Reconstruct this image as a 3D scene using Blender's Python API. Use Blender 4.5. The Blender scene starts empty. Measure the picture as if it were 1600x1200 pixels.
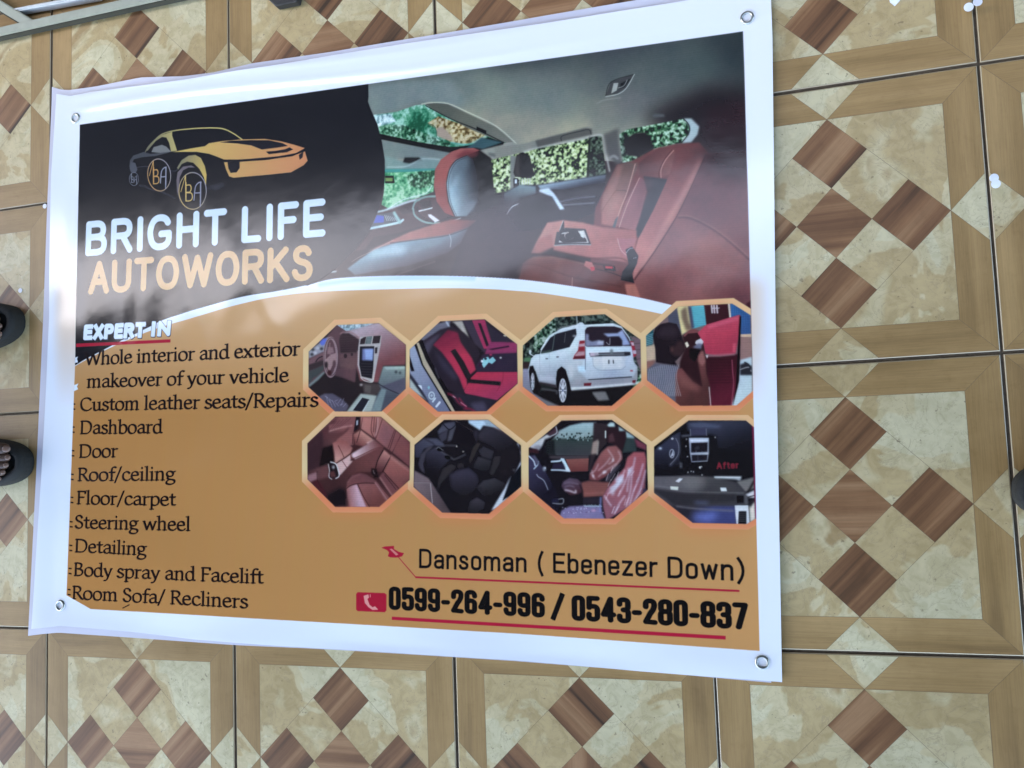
import bpy, bmesh, math, random
import numpy as np
from mathutils import Matrix, Vector

# ------------------------------------------------------------------ camera
SC = bpy.context.scene
TILE = 0.40                                   # floor tile pitch in metres
FPX = 1383.685                                # focal length in pixels of the 1600 px wide photograph
RM = np.array([[0.9532139, 0.03569277, 0.3001821],
               [-0.05839951, 0.99604163, 0.06701177],
               [-0.29660203, -0.08140704, 0.95152516]])
CP = np.array([3.30911105, 2.28726566, -3.30718071])   # camera in tile units (x right, y down the picture, z into the floor)
cam_d = bpy.data.cameras.new('camera')
cam = bpy.data.objects.new('camera', cam_d)
SC.collection.objects.link(cam)
fl = lambda v: Vector((v[0], -v[1], -v[2]))
r_, u_, b_ = fl(RM[0]), fl(-RM[1]), fl(-RM[2])
loc = fl(CP) * TILE
cam.matrix_world = Matrix(((r_.x, u_.x, b_.x, loc.x), (r_.y, u_.y, b_.y, loc.y), (r_.z, u_.z, b_.z, loc.z), (0, 0, 0, 1)))
cam_d.sensor_width = 36.0
cam_d.lens = FPX / 1600 * 36
cam_d.clip_start = 0.02
cam_d.clip_end = 500
SC.camera = cam

# ------------------------------------------------------------------ daylight
SUN_EL, SUN_AZ = 53, 272                      # degrees; azimuth clockwise from +Y
w = bpy.data.worlds.new('World'); SC.world = w; w.use_nodes = True
nt = w.node_tree; nt.nodes.clear()
sky = nt.nodes.new('ShaderNodeTexSky'); sky.sky_type = 'NISHITA'; sky.sun_disc = False
sky.sun_elevation = math.radians(SUN_EL); sky.sun_rotation = math.radians(SUN_AZ)
sky.air_density = 1.0; sky.dust_density = 1.0; sky.ozone_density = 1.0
bg = nt.nodes.new('ShaderNodeBackground'); bg.inputs[1].default_value = 0.15
wo = nt.nodes.new('ShaderNodeOutputWorld')
nt.links.new(sky.outputs[0], bg.inputs[0]); nt.links.new(bg.outputs[0], wo.inputs[0])
sd = bpy.data.lights.new('sun', 'SUN'); sd.energy = 0.5; sd.angle = math.radians(95); sd.color = (1, .93, .84)
sun = bpy.data.objects.new('sun', sd); SC.collection.objects.link(sun)
sdir = Vector((math.sin(math.radians(SUN_AZ)) * math.cos(math.radians(SUN_EL)), math.cos(math.radians(SUN_AZ)) * math.cos(math.radians(SUN_EL)), math.sin(math.radians(SUN_EL))))
sun.rotation_euler = sdir.to_track_quat('Z', 'Y').to_euler()
SC.view_settings.view_transform = 'Standard'
SC.view_settings.look = 'None'
SC.view_settings.exposure = 2.7
SC.cycles.use_denoising = True
random.seed(4)

# ------------------------------------------------------------------ helpers
def un(x, y, h=0.0):
    """point of the photograph (1600x1200) at height h metres above the floor -> plane metres (x right, y down)."""
    x = np.asarray(x, float); y = np.asarray(y, float)
    d = np.stack([(x - 800) / FPX, (y - 600) / FPX, np.ones_like(x)], -1) @ RM
    s = (-h / TILE - CP[2]) / d[..., 2]
    return (CP[:2] + s[..., None] * d[..., :2]) * TILE
def at(x, y, h=0.0):
    p = un(x, y, h); return Vector((float(p[0]), -float(p[1]), h))
def link(name, me, mats, parent=None):
    o = bpy.data.objects.new(name, me); SC.collection.objects.link(o)
    for m in (mats if isinstance(mats, (list, tuple)) else [mats]):
        if m is not None and len(me.materials) < 9: me.materials.append(m)
    if parent: o.parent = parent
    return o
def mesh(name, verts, faces, mats, parent=None, smooth=False, mi=None):
    me = bpy.data.meshes.new(name); me.from_pydata([tuple(v) for v in verts], [], faces); me.update()
    if smooth: me.polygons.foreach_set('use_smooth', [True] * len(me.polygons))
    if mi is not None: me.polygons.foreach_set('material_index', mi)
    return link(name, me, mats, parent)
def empty(name, loc):
    o = bpy.data.objects.new(name, None); SC.collection.objects.link(o); o.location = loc; o.empty_display_size = .05
    return o
def tag(o, label=None, cat=None, group=None, kind=None):
    for k, v in (('label', label), ('category', cat), ('group', group), ('kind', kind)):
        if v: o[k] = v
    return o
def lin(c):
    c = np.asarray(c, float) / 255
    return np.where(c <= .04045, c / 12.92, ((c + .055) / 1.055) ** 2.4)
def nodes(name):
    m = bpy.data.materials.new(name); m.use_nodes = True
    n = m.node_tree; b = n.nodes['Principled BSDF']
    return m, n, b
def plain(name, rgb, rough=.5, metal=0, bump=0, scale=60, var=.15):
    m, n, b = nodes(name)
    b.inputs['Roughness'].default_value = rough; b.inputs['Metallic'].default_value = metal
    tc = n.nodes.new('ShaderNodeTexCoord'); no = n.nodes.new('ShaderNodeTexNoise')
    no.inputs['Scale'].default_value = scale; no.inputs['Detail'].default_value = 6
    n.links.new(tc.outputs['Object'], no.inputs['Vector'])
    mx = n.nodes.new('ShaderNodeMix'); mx.data_type = 'RGBA'
    mx.inputs[6].default_value = (*[c * (1 - var) for c in rgb], 1); mx.inputs[7].default_value = (*[min(1, c * (1 + var)) for c in rgb], 1)
    n.links.new(no.outputs[0], mx.inputs[0]); n.links.new(mx.outputs[2], b.inputs['Base Color'])
    if bump:
        bp = n.nodes.new('ShaderNodeBump'); bp.inputs['Strength'].default_value = bump; bp.inputs['Distance'].default_value = .002
        n.links.new(no.outputs[0], bp.inputs['Height']); n.links.new(bp.outputs[0], b.inputs['Normal'])
    return m
# ------------------------------------------------------------------ floor tiles
def ramp(n, stops, interp='LINEAR'):
    r = n.nodes.new('ShaderNodeValToRGB'); cr = r.color_ramp; cr.interpolation = interp
    while len(cr.elements) < len(stops): cr.elements.new(.5)
    for e, (p, c) in zip(cr.elements, stops): e.position = p; e.color = (*c, 1)
    return r
def offset_coords(n, scale=(1, 1, 1), rot=0):
    tc = n.nodes.new('ShaderNodeTexCoord'); oi = n.nodes.new('ShaderNodeObjectInfo')
    mul = n.nodes.new('ShaderNodeMath'); mul.operation = 'MULTIPLY'; mul.inputs[1].default_value = 37.0
    n.links.new(oi.outputs['Random'], mul.inputs[0])
    add = n.nodes.new('ShaderNodeVectorMath'); add.operation = 'ADD'
    mp = n.nodes.new('ShaderNodeMapping'); mp.inputs['Scale'].default_value = scale; mp.inputs['Rotation'].default_value = (0, 0, rot)
    n.links.new(tc.outputs['Object'], mp.inputs[0])
    n.links.new(mp.outputs[0], add.inputs[0]); n.links.new(mul.outputs[0], add.inputs[1])
    return add.outputs[0], oi
def glaze(n, b, rough=.3):
    # thin dust and scuffs that run over all the tiles (world space)
    g = n.nodes.new('ShaderNodeNewGeometry')
    d1 = noise(n, g.outputs['Position'], 3.1, 6, .62, .6); d2 = noise(n, g.outputs['Position'], 55, 5, .7)
    r1 = ramp(n, [(.36, (.66, .63, .57)), (.62, (1.06, 1.06, 1.05))]); n.links.new(d1.outputs[0], r1.inputs[0])
    r2 = ramp(n, [(.30, (.84, .82, .78)), (.46, (1, 1, 1))]); n.links.new(d2.outputs[0], r2.inputs[0])
    src = b.inputs['Base Color'].links[0].from_socket
    c = mixc(n, src, r1.outputs[0], .55, 'MULTIPLY'); c = mixc(n, c, r2.outputs[0], .5, 'MULTIPLY')
    n.links.new(c, b.inputs['Base Color'])
    rr = n.nodes.new('ShaderNodeMapRange'); rr.inputs[3].default_value = rough - .07; rr.inputs[4].default_value = rough + .16
    n.links.new(d1.outputs[0], rr.inputs[0]); n.links.new(rr.outputs[0], b.inputs['Roughness'])
    b.inputs['Specular IOR Level'].default_value = .35
    tc = n.nodes.new('ShaderNodeTexCoord'); no = n.nodes.new('ShaderNodeTexNoise'); no.inputs['Scale'].default_value = 45; no.inputs['Detail'].default_value = 3
    n.links.new(tc.outputs['Object'], no.inputs['Vector'])
    bp = n.nodes.new('ShaderNodeBump'); bp.inputs['Strength'].default_value = .12; bp.inputs['Distance'].default_value = .0008
    n.links.new(no.outputs[0], bp.inputs['Height']); n.links.new(bp.outputs[0], b.inputs['Normal'])
def noise(n, vec, scale, detail=5, rough=.55, dist=0):
    t = n.nodes.new('ShaderNodeTexNoise'); t.inputs['Scale'].default_value = scale; t.inputs['Detail'].default_value = detail
    t.inputs['Roughness'].default_value = rough; t.inputs['Distortion'].default_value = dist
    n.links.new(vec, t.inputs['Vector']); return t
def mixc(n, a, b, f, mode='MIX'):
    m = n.nodes.new('ShaderNodeMix'); m.data_type = 'RGBA'; m.blend_type = mode
    for s, i in ((a, 6), (b, 7)):
        if isinstance(s, (tuple, list)): m.inputs[i].default_value = (*s, 1)
        else: n.links.new(s, m.inputs[i])
    if isinstance(f, (int, float)): m.inputs[0].default_value = f
    else: n.links.new(f, m.inputs[0])
    return m.outputs[2]
def marble_mat(name, warm=0.0):
    m, n, b = nodes(name); v, oi = offset_coords(n)
    t1 = noise(n, v, 8, 4, .5, .6)
    pale, cream, tan, brown = (0.627, 0.546, 0.332), (0.594, 0.487, 0.275), (0.501, 0.369, 0.178), (0.396, 0.268, 0.122)
    r1 = ramp(n, [(.0, pale), (.43 - warm, pale), (.445 - warm, cream), (.505 - warm, cream), (.52 - warm, tan), (.60, tan), (.66, cream), (.72, brown)])
    n.links.new(t1.outputs[0], r1.inputs[0])
    t2 = noise(n, v, 38, 6, .65, 1.2)                      # broken stone clouds
    r2 = ramp(n, [(.40, (.88, .87, .82)), (.52, (1, 1, 1)), (.66, (1.07, 1.07, 1.05))])
    n.links.new(t2.outputs[0], r2.inputs[0])
    c = mixc(n, r1.outputs[0], r2.outputs[0], .9, 'MULTIPLY')
    t3 = noise(n, v, 17, 8, .6, 2.2)                       # thin veins
    r3 = ramp(n, [(.488, (0, 0, 0)), (.498, (1, 1, 1)), (.502, (1, 1, 1)), (.512, (0, 0, 0))])
    n.links.new(t3.outputs[0], r3.inputs[0])
    mu = n.nodes.new('ShaderNodeMath'); mu.operation = 'MULTIPLY'; mu.inputs[1].default_value = .42
    n.links.new(r3.outputs[0], mu.inputs[0])
    c = mixc(n, c, (.30, .22, .13), mu.outputs[0])
    t4 = noise(n, v, 140, 2, .5)
    r4 = ramp(n, [(.27, (1, 1, 1)), (.30, (0, 0, 0))]); n.links.new(t4.outputs[0], r4.inputs[0])
    m4 = n.nodes.new('ShaderNodeMath'); m4.operation = 'MULTIPLY'; m4.inputs[1].default_value = .55; n.links.new(r4.outputs[0], m4.inputs[0])
    c = mixc(n, c, (.16, .11, .06), m4.outputs[0])
    n.links.new(c, b.inputs['Base Color']); glaze(n, b); return m
def wood_mat(name, cols, rot, across=1.0, contrast=1.0, streak=26):
    m, n, b = nodes(name); v, oi = offset_coords(n, (1, 1, 1), 0)
    mp = n.nodes.new('ShaderNodeMapping'); mp.inputs['Rotation'].default_value = (0, 0, rot)
    n.links.new(v, mp.inputs[0])
    mp2 = n.nodes.new('ShaderNodeMapping'); mp2.inputs['Scale'].default_value = (1.0, streak, 1)
    n.links.new(mp.outputs[0], mp2.inputs[0])
    t1 = noise(n, mp2.outputs[0], 1.5 * across, 3, .55, .35)
    st = [(.33, cols[0]), (.43, cols[1]), (.56, cols[2]), (.68, cols[3])]
    r1 = ramp(n, st); n.links.new(t1.outputs[0], r1.inputs[0])
    mp3 = n.nodes.new('ShaderNodeMapping'); mp3.inputs['Scale'].default_value = (2.0, 60, 1)
    n.links.new(mp.outputs[0], mp3.inputs[0])
    t2 = noise(n, mp3.outputs[0], 9, 4, .7)
    r2 = ramp(n, [(.3, (.86, .86, .86)), (.6, (1.06, 1.06, 1.06))]); n.links.new(t2.outputs[0], r2.inputs[0])
    c = mixc(n, r1.outputs[0], r2.outputs[0], contrast, 'MULTIPLY')
    n.links.new(c, b.inputs['Base Color']); glaze(n, b, .36); return m
LW = [(0.259, 0.155, 0.059), (0.330, 0.201, 0.075), (0.369, 0.227, 0.087), (0.418, 0.262, 0.104)]
DW = [(0.055, 0.029, 0.013), (0.163, 0.075, 0.032), (0.248, 0.120, 0.051), (0.363, 0.198, 0.092)]
M_marble = marble_mat('marble_print'); M_marble_warm = marble_mat('warm_marble_print', .07)
M_wx = wood_mat('light_wood_print', LW, 0, streak=14); M_wy = wood_mat('light_wood_print_upright', LW, math.pi / 2, streak=14)
M_dd = wood_mat('dark_wood_print_diagonal', DW, -math.radians(45)); M_dx = wood_mat('dark_wood_print', DW[1:] + [DW[3]], 0, streak=20)
M_line = plain('joint_line_print', (.15, .10, .055), .45)
M_side = plain('tile_clay', (.30, .20, .11), .8)
M_grout = plain('grout', (.105, .08, .05), .95, bump=.6, scale=200, var=.5)
def tile_mesh():
    G = .0021                                             # half grout gap
    W, D = .121 * TILE, .1165 * TILE
    T = TILE
    polys = []                                            # (points, material index)
    a, z = 0.0, T
    c = T / 2
    # wooden frame: each side is two trapezoids either side of the half diamond
    def side(rot, mi):
        P = [[(0, 0), (c - D, 0), (c, W), (W, W)], [(c + D, 0), (T, 0), (T - W, W), (c, W)]]
        Tn = [[(c - D, 0), (c + D, 0), (c, W)]]
        def R(p):
            x, y = p
            for _ in range(rot): x, y = T - y, x
            return (x, y)
        for q in P: polys.append(([R(p) for p in q], mi))
        for q in Tn: polys.append(([R(p) for p in q], 0))
    side(0, 2); side(2, 2); side(1, 3); side(3, 3)
    H = (T - 2 * W) / 2                                   # half of inner square = half diagonal of the chequer
    for sx, sy in ((1, 1), (1, -1), (-1, 1), (-1, -1)):
        q = [(c + sx * H, c), (c + sx * H, c + sy * H), (c, c + sy * H)]
        if sx * sy < 0: q = q[::-1]
        polys.append((q, 0))
    s = H / 3
    for i in range(3):
        for j in range(3):
            cx = c + (i - j) * s * 1.0; cy = c + (i + j - 2) * s * 1.0
            dark = (i + j) % 2 == 0
            mi = (5 if (i == 1 and j == 1) else 4) if dark else (1 if (i, j) in ((1, 2), (2, 1)) else 0)
            polys.append(([(cx, cy - s), (cx + s, cy), (cx, cy + s), (cx - s, cy)], mi))
    V, F, MI = [], [], []
    def add(pts, zz, mi):
        k = len(V); V.extend([(x, y, zz) for x, y in pts]); F.append(list(range(k, k + len(pts)))); MI.append(mi)
    # slab: bevelled top edge and sides
    e = .0012
    o0 = [(G, G), (T - G, G), (T - G, T - G), (G, T - G)]
    o1 = [(G + e, G + e), (T - G - e, G + e), (T - G - e, T - G - e), (G + e, T - G - e)]
    k = len(V); V += [(x, y, -.008) for x, y in o0] + [(x, y, -.0009) for x, y in o0] + [(x, y, -.00012) for x, y in o1]
    for i in range(4):
        j = (i + 1) % 4
        F.append([k + i, k + j, k + 4 + j, k + 4 + i]); MI.append(7)
        F.append([k + 4 + i, k + 4 + j, k + 8 + j, k + 8 + i]); MI.append(8)
    F.append([k + 8, k + 9, k + 10, k + 11]); MI.append(6)
    lo, hi = G + e, T - G - e
    for pts, mi in polys:
        pts = [(min(max(x, lo), hi), min(max(y, lo), hi)) for x, y in pts]
        area = sum(pts[i][0] * pts[(i + 1) % len(pts)][1] - pts[(i + 1) % len(pts)][0] * pts[i][1] for i in range(len(pts)))
        if area < 0: pts = pts[::-1]
        n = len(pts); g = .00022; out = []
        for i in range(n):                                # inset every edge by g so the joint line shows between pieces
            p0, p1, p2 = [Vector(pts[(i + q) % n]) for q in (-1, 0, 1)]
            d1, d2 = (p1 - p0).normalized(), (p2 - p1).normalized()
            n1, n2 = Vector((-d1.y, d1.x)), Vector((-d2.y, d2.x))
            k2 = n1 + n2; out.append(p1 + k2 * (g / max(.25, 1 + n1.dot(n2))))
        add([(p.x, p.y) for p in out], 0.0, mi)
    me = bpy.data.meshes.new('tile'); me.from_pydata(V, [], F); me.update()
    me.polygons.foreach_set('material_index', MI)
    for m in (M_marble, M_marble_warm, M_wx, M_wy, M_dd, M_dx, M_line, M_side, M_edge): me.materials.append(m)
    return me
M_edge = plain('tile_glazed_edge', (.46, .36, .22), .25)
floor = mesh('floor', [(-6, -6, -.0035), (8, -6, -.0035), (8, 5, -.0035), (-6, 5, -.0035)], [[0, 1, 2, 3]], M_grout)
tag(floor, 'dark grout bed under the patterned ceramic floor tiles', kind='structure')
tm = tile_mesh()
rt = random.Random(7)
for i in range(-3, 7):
    for j in range(-3, 6):
        o = bpy.data.objects.new('tile', tm); SC.collection.objects.link(o); o.parent = floor
        o.location = (i * TILE + rt.uniform(-.0006, .0006), -(j + 1) * TILE + rt.uniform(-.0006, .0006), rt.uniform(-.0004, .0002))
        q = 1 if (i, j) in ((2, 3), (0, 1), (5, 2)) else rt.choice((0, 0, 2)); a = q * math.pi / 2 + rt.uniform(-.0014, .0014)
        c2, s2 = math.cos(a), math.sin(a); hx = TILE / 2
        o.location.x += hx - (c2 * hx - s2 * hx); o.location.y += hx - (s2 * hx + c2 * hx)      # quarter turns about the tile's middle
        o.rotation_euler = (rt.uniform(-.0008, .0008), rt.uniform(-.0008, .0008), a)
# ------------------------------------------------------------------ print artwork (drawn in code, in the banner's own plane)
BH = .004                                      # banner lies about this high
O2 = un(125, 195, BH); ANG = math.radians(1.86)
EX = np.array([math.cos(ANG), math.sin(ANG)]); EY = np.array([-math.sin(ANG), math.cos(ANG)])
RES = 1500.0; MX, MY = .105, .105              # canvas pixels per metre, margin of white round the print
CW, CHT = int((1.218 + 2 * MX) * RES), int((.905 + 2 * MY) * RES)
def bl(x, y):
    """photograph point -> banner coordinates (metres right, metres down from the print's corner)"""
    p = un(x, y, BH) - O2
    return np.stack([p @ EX, p @ EY], -1)
def cv(x, y): return (bl(x, y) + [MX, MY]) * RES
WHITE = (240, 240, 242)
IMG = np.empty((CHT, CW, 3), np.float32); IMG[:] = WHITE
PXS = float(np.hypot(*(cv(801, 560) - cv(800, 560))))     # canvas px per photo px
class St: ox = 0; oy = 0; s = 1.0; clip = None
def Z(ox=0, oy=0, s=1.0): St.ox, St.oy, St.s = ox, oy, s
def pts(t):
    a = np.array([float(v) for v in t.replace(',', ' ').split()]).reshape(-1, 2) if isinstance(t, str) else np.asarray(t, float)
    return cv(St.ox + a[:, 0] / St.s, St.oy + a[:, 1] / St.s)
def crv(P, closed, n=8):
    N = len(P); out = []
    for i in range(N if closed else N - 1):
        p0, p1, p2, p3 = (P[(i - 1) % N], P[i], P[(i + 1) % N], P[(i + 2) % N]) if closed else (P[max(i - 1, 0)], P[i], P[i + 1], P[min(i + 2, N - 1)])
        t = np.linspace(0, 1, n, endpoint=False)[:, None]
        out.append(.5 * ((2 * p1) + (p2 - p0) * t + (2 * p0 - 5 * p1 + 4 * p2 - p3) * t ** 2 + (3 * p1 - p0 - 3 * p2 + p3) * t ** 3))
    if not closed: out.append(P[-1:])
    return np.concatenate(out)
def fillmask(P, pad=2):
    x0, y0 = np.floor(P.min(0)).astype(int) - pad; x1, y1 = np.ceil(P.max(0)).astype(int) + pad
    x0, y0, x1, y1 = max(x0, 0), max(y0, 0), min(x1, CW), min(y1, CHT)
    if x1 <= x0 or y1 <= y0: return None
    S = 4; Hh = (y1 - y0) * S; Wd = x1 - x0 + 1
    acc = np.zeros((Hh, Wd + 1), np.float32)
    Q = np.roll(P, -1, 0)
    for (ax, ay), (bx, by) in zip(P, Q):
        if ay == by: continue
        sg = 1.0
        if ay > by: ax, ay, bx, by = bx, by, ax, ay; sg = -1.0
        r0 = max(int(math.ceil((ay - y0) * S - .5)), 0); r1 = min(int(math.ceil((by - y0) * S - .5)), Hh)
        if r1 <= r0: continue
        r = np.arange(r0, r1); yy = (r + .5) / S + y0
        xx = np.clip(ax + (yy - ay) / (by - ay) * (bx - ax) - x0, 0, Wd - 1.001)
        f = np.floor(xx).astype(int); fr = xx - f
        np.add.at(acc, (r, f), sg * (1 - fr)); np.add.at(acc, (r, f + 1), sg * fr)
    m = np.minimum(np.abs(np.cumsum(acc, 1)[:, :x1 - x0]), 1).reshape(y1 - y0, S, x1 - x0).mean(1)
    return x0, y0, m
def box(a, r, ax):
    if r < 1: return a
    k = 2 * r + 1
    p = np.concatenate([np.zeros_like(np.take(a, [0], ax)).repeat(r + 1, ax), a, np.zeros_like(np.take(a, [0], ax)).repeat(r, ax)], ax)
    c = np.cumsum(p, ax, dtype=np.float64)
    n = a.shape[ax]
    return ((np.take(c, range(k, k + n), ax) - np.take(c, range(0, n), ax)) / k).astype(np.float32)
def soft(m, s):
    r = int(round(s * .95))
    for _ in range(3):
        m = box(m, r, 0) if r else m; m = box(m, r, 1) if r else m
    return m
def colour(c, x0, y0, h, w_):
    if isinstance(c, tuple) and isinstance(c[0], str):                  # ('g', p0, c0, p1, c1)
        a, b = pts([c[1]])[0], pts([c[3]])[0]; d = b - a
        Y, X = np.mgrid[y0:y0 + h, x0:x0 + w_]
        t = np.clip(((X - a[0]) * d[0] + (Y - a[1]) * d[1]) / (d @ d), 0, 1)[..., None]
        return np.asarray(c[2]) * (1 - t) + np.asarray(c[4]) * t
    if isinstance(c, np.ndarray) and c.ndim == 3: return c[y0:y0 + h, x0:x0 + w_]
    return np.asarray(c, float)
def put(x0, y0, m, c, alpha=1.0):
    h, w_ = m.shape
    if St.clip is not None: m = m * St.clip[y0:y0 + h, x0:x0 + w_]
    a = (m * alpha)[..., None]
    IMG[y0:y0 + h, x0:x0 + w_] = IMG[y0:y0 + h, x0:x0 + w_] * (1 - a) + colour(c, x0, y0, h, w_) * a
def pg(t, c, blur=0, alpha=1.0, sm=False):
    P = pts(t)
    if sm: P = crv(P, True)
    b = blur * PXS
    r = fillmask(P, 2 + int(b * 3.2))
    if r is None: return
    x0, y0, m = r
    if b > .4: m = soft(m, b)
    put(x0, y0, m, c, alpha)
def sdf_line(P, rad, pad, nib=None):
    """coverage of a stroke; nib = (angle, flatness) squashes the pen"""
    x0, y0 = np.floor(P.min(0) - pad).astype(int); x1, y1 = np.ceil(P.max(0) + pad).astype(int) + 1
    x0, y0, x1, y1 = max(x0, 0), max(y0, 0), min(x1, CW), min(y1, CHT)
    if x1 <= x0 or y1 <= y0: return None
    Y, X = np.mgrid[y0:y1, x0:x1].astype(np.float32); X += .5; Y += .5
    k = 1.0
    if nib:
        ca, sa = math.cos(nib[0]), math.sin(nib[0]); k = nib[1]
        def T(x, y): return x * ca + y * sa, (-x * sa + y * ca) * k
        X, Y = T(X, Y); px, py = T(P[:, 0], P[:, 1]); P = np.stack([px, py], -1)
    rad = np.broadcast_to(np.asarray(rad, float), (len(P),))
    best = np.full(X.shape, 1e9, np.float32)
    for i in range(max(len(P) - 1, 1)):
        a = P[i]; b = P[min(i + 1, len(P) - 1)]; d = b - a; L = float(d @ d)
        t = np.clip(((X - a[0]) * d[0] + (Y - a[1]) * d[1]) / L, 0, 1) if L > 1e-9 else 0
        rr = rad[i] + (rad[min(i + 1, len(P) - 1)] - rad[i]) * t
        best = np.minimum(best, np.hypot(X - a[0] - d[0] * t, Y - a[1] - d[1] * t) - rr)
    return x0, y0, np.clip(.5 - best / math.sqrt(k), 0, 1)
def ln(t, w_, c, blur=0, alpha=1.0, sm=True, taper=False):
    P = pts(t)
    if sm and len(P) > 2: P = crv(P, False, 5)
    r = w_ * PXS / 2
    rad = r if not taper else r * np.sin(np.linspace(.15, math.pi - .15, len(P)))
    q = sdf_line(P, rad, r + 2 + blur * PXS * 3.2)
    if q is None: return
    x0, y0, m = q
    if blur: m = soft(m, blur * PXS)
    put(x0, y0, m, c, alpha)
def el(cx, cy, rx, ry, c, blur=0, alpha=1.0, rot=0):
    t = np.linspace(0, 2 * math.pi, 40, endpoint=False); a = math.radians(rot)
    x = rx * np.cos(t); y = ry * np.sin(t)
    pg(np.stack([cx + x * math.cos(a) - y * math.sin(a), cy + x * math.sin(a) + y * math.cos(a)], -1), c, blur, alpha)
def vnoise(cell, seed, octaves=3, ani=1.0):
    g = np.random.default_rng(seed); out = np.zeros((CHT, CW), np.float32); amp = 1; tot = 0
    for o in range(octaves):
        c = max(cell / 2 ** o, 1.2); hh, ww = int(CHT / c) + 3, int(CW / (c * ani)) + 3
        a = g.random((hh, ww)).astype(np.float32)
        yy = np.arange(CHT) / c; xx = np.arange(CW) / (c * ani); yi = yy.astype(int); xi = xx.astype(int)
        fy = (yy - yi)[:, None]; fx = (xx - xi)[None]; fy = fy * fy * (3 - 2 * fy); fx = fx * fx * (3 - 2 * fx)
        A = a[yi][:, xi] * (1 - fx) + a[yi][:, xi + 1] * fx; B = a[yi + 1][:, xi] * (1 - fx) + a[yi + 1][:, xi + 1] * fx
        out += amp * (A * (1 - fy) + B * fy); tot += amp; amp *= .6
    return out / tot
def pal(nz, cols):
    r = (nz - nz.mean()) / (nz.std() + 1e-6); t = np.clip((r + 1.5) / 3, 0, .999) * (len(cols) - 1)
    i = t.astype(int); f = (t - i)[..., None]; C = np.asarray(cols, np.float32)
    return C[i] * (1 - f) + C[i + 1] * f
N1, N2, N3 = vnoise(6.2, 1, 2), vnoise(5, 2, 2), vnoise(46, 3, 3)
LEAF = pal(N1 + .35 * N2, [(22, 30, 24), (40, 56, 36), (116, 140, 84), (172, 190, 124), (206, 216, 160), (224, 230, 196)])
LEAF2 = pal(N1 + .3 * N2, [(16, 34, 28), (34, 74, 48), (76, 124, 84), (150, 180, 150), (190, 214, 196)])
LAWN = pal(N1 + .9 * N3, [(40, 120, 84), (84, 170, 116), (120, 196, 140), (176, 220, 180)])
SKYT = pal(N3 + .5 * N1, [(30, 92, 66), (48, 128, 96), (96, 166, 130), (160, 208, 190)])
BARK = pal(N1, [(96, 74, 44), (160, 132, 82), (196, 176, 128), (214, 198, 160)])
DARKL = pal(N1, [(16, 20, 20), (26, 34, 32), (52, 66, 58), (96, 110, 98)])

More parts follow.
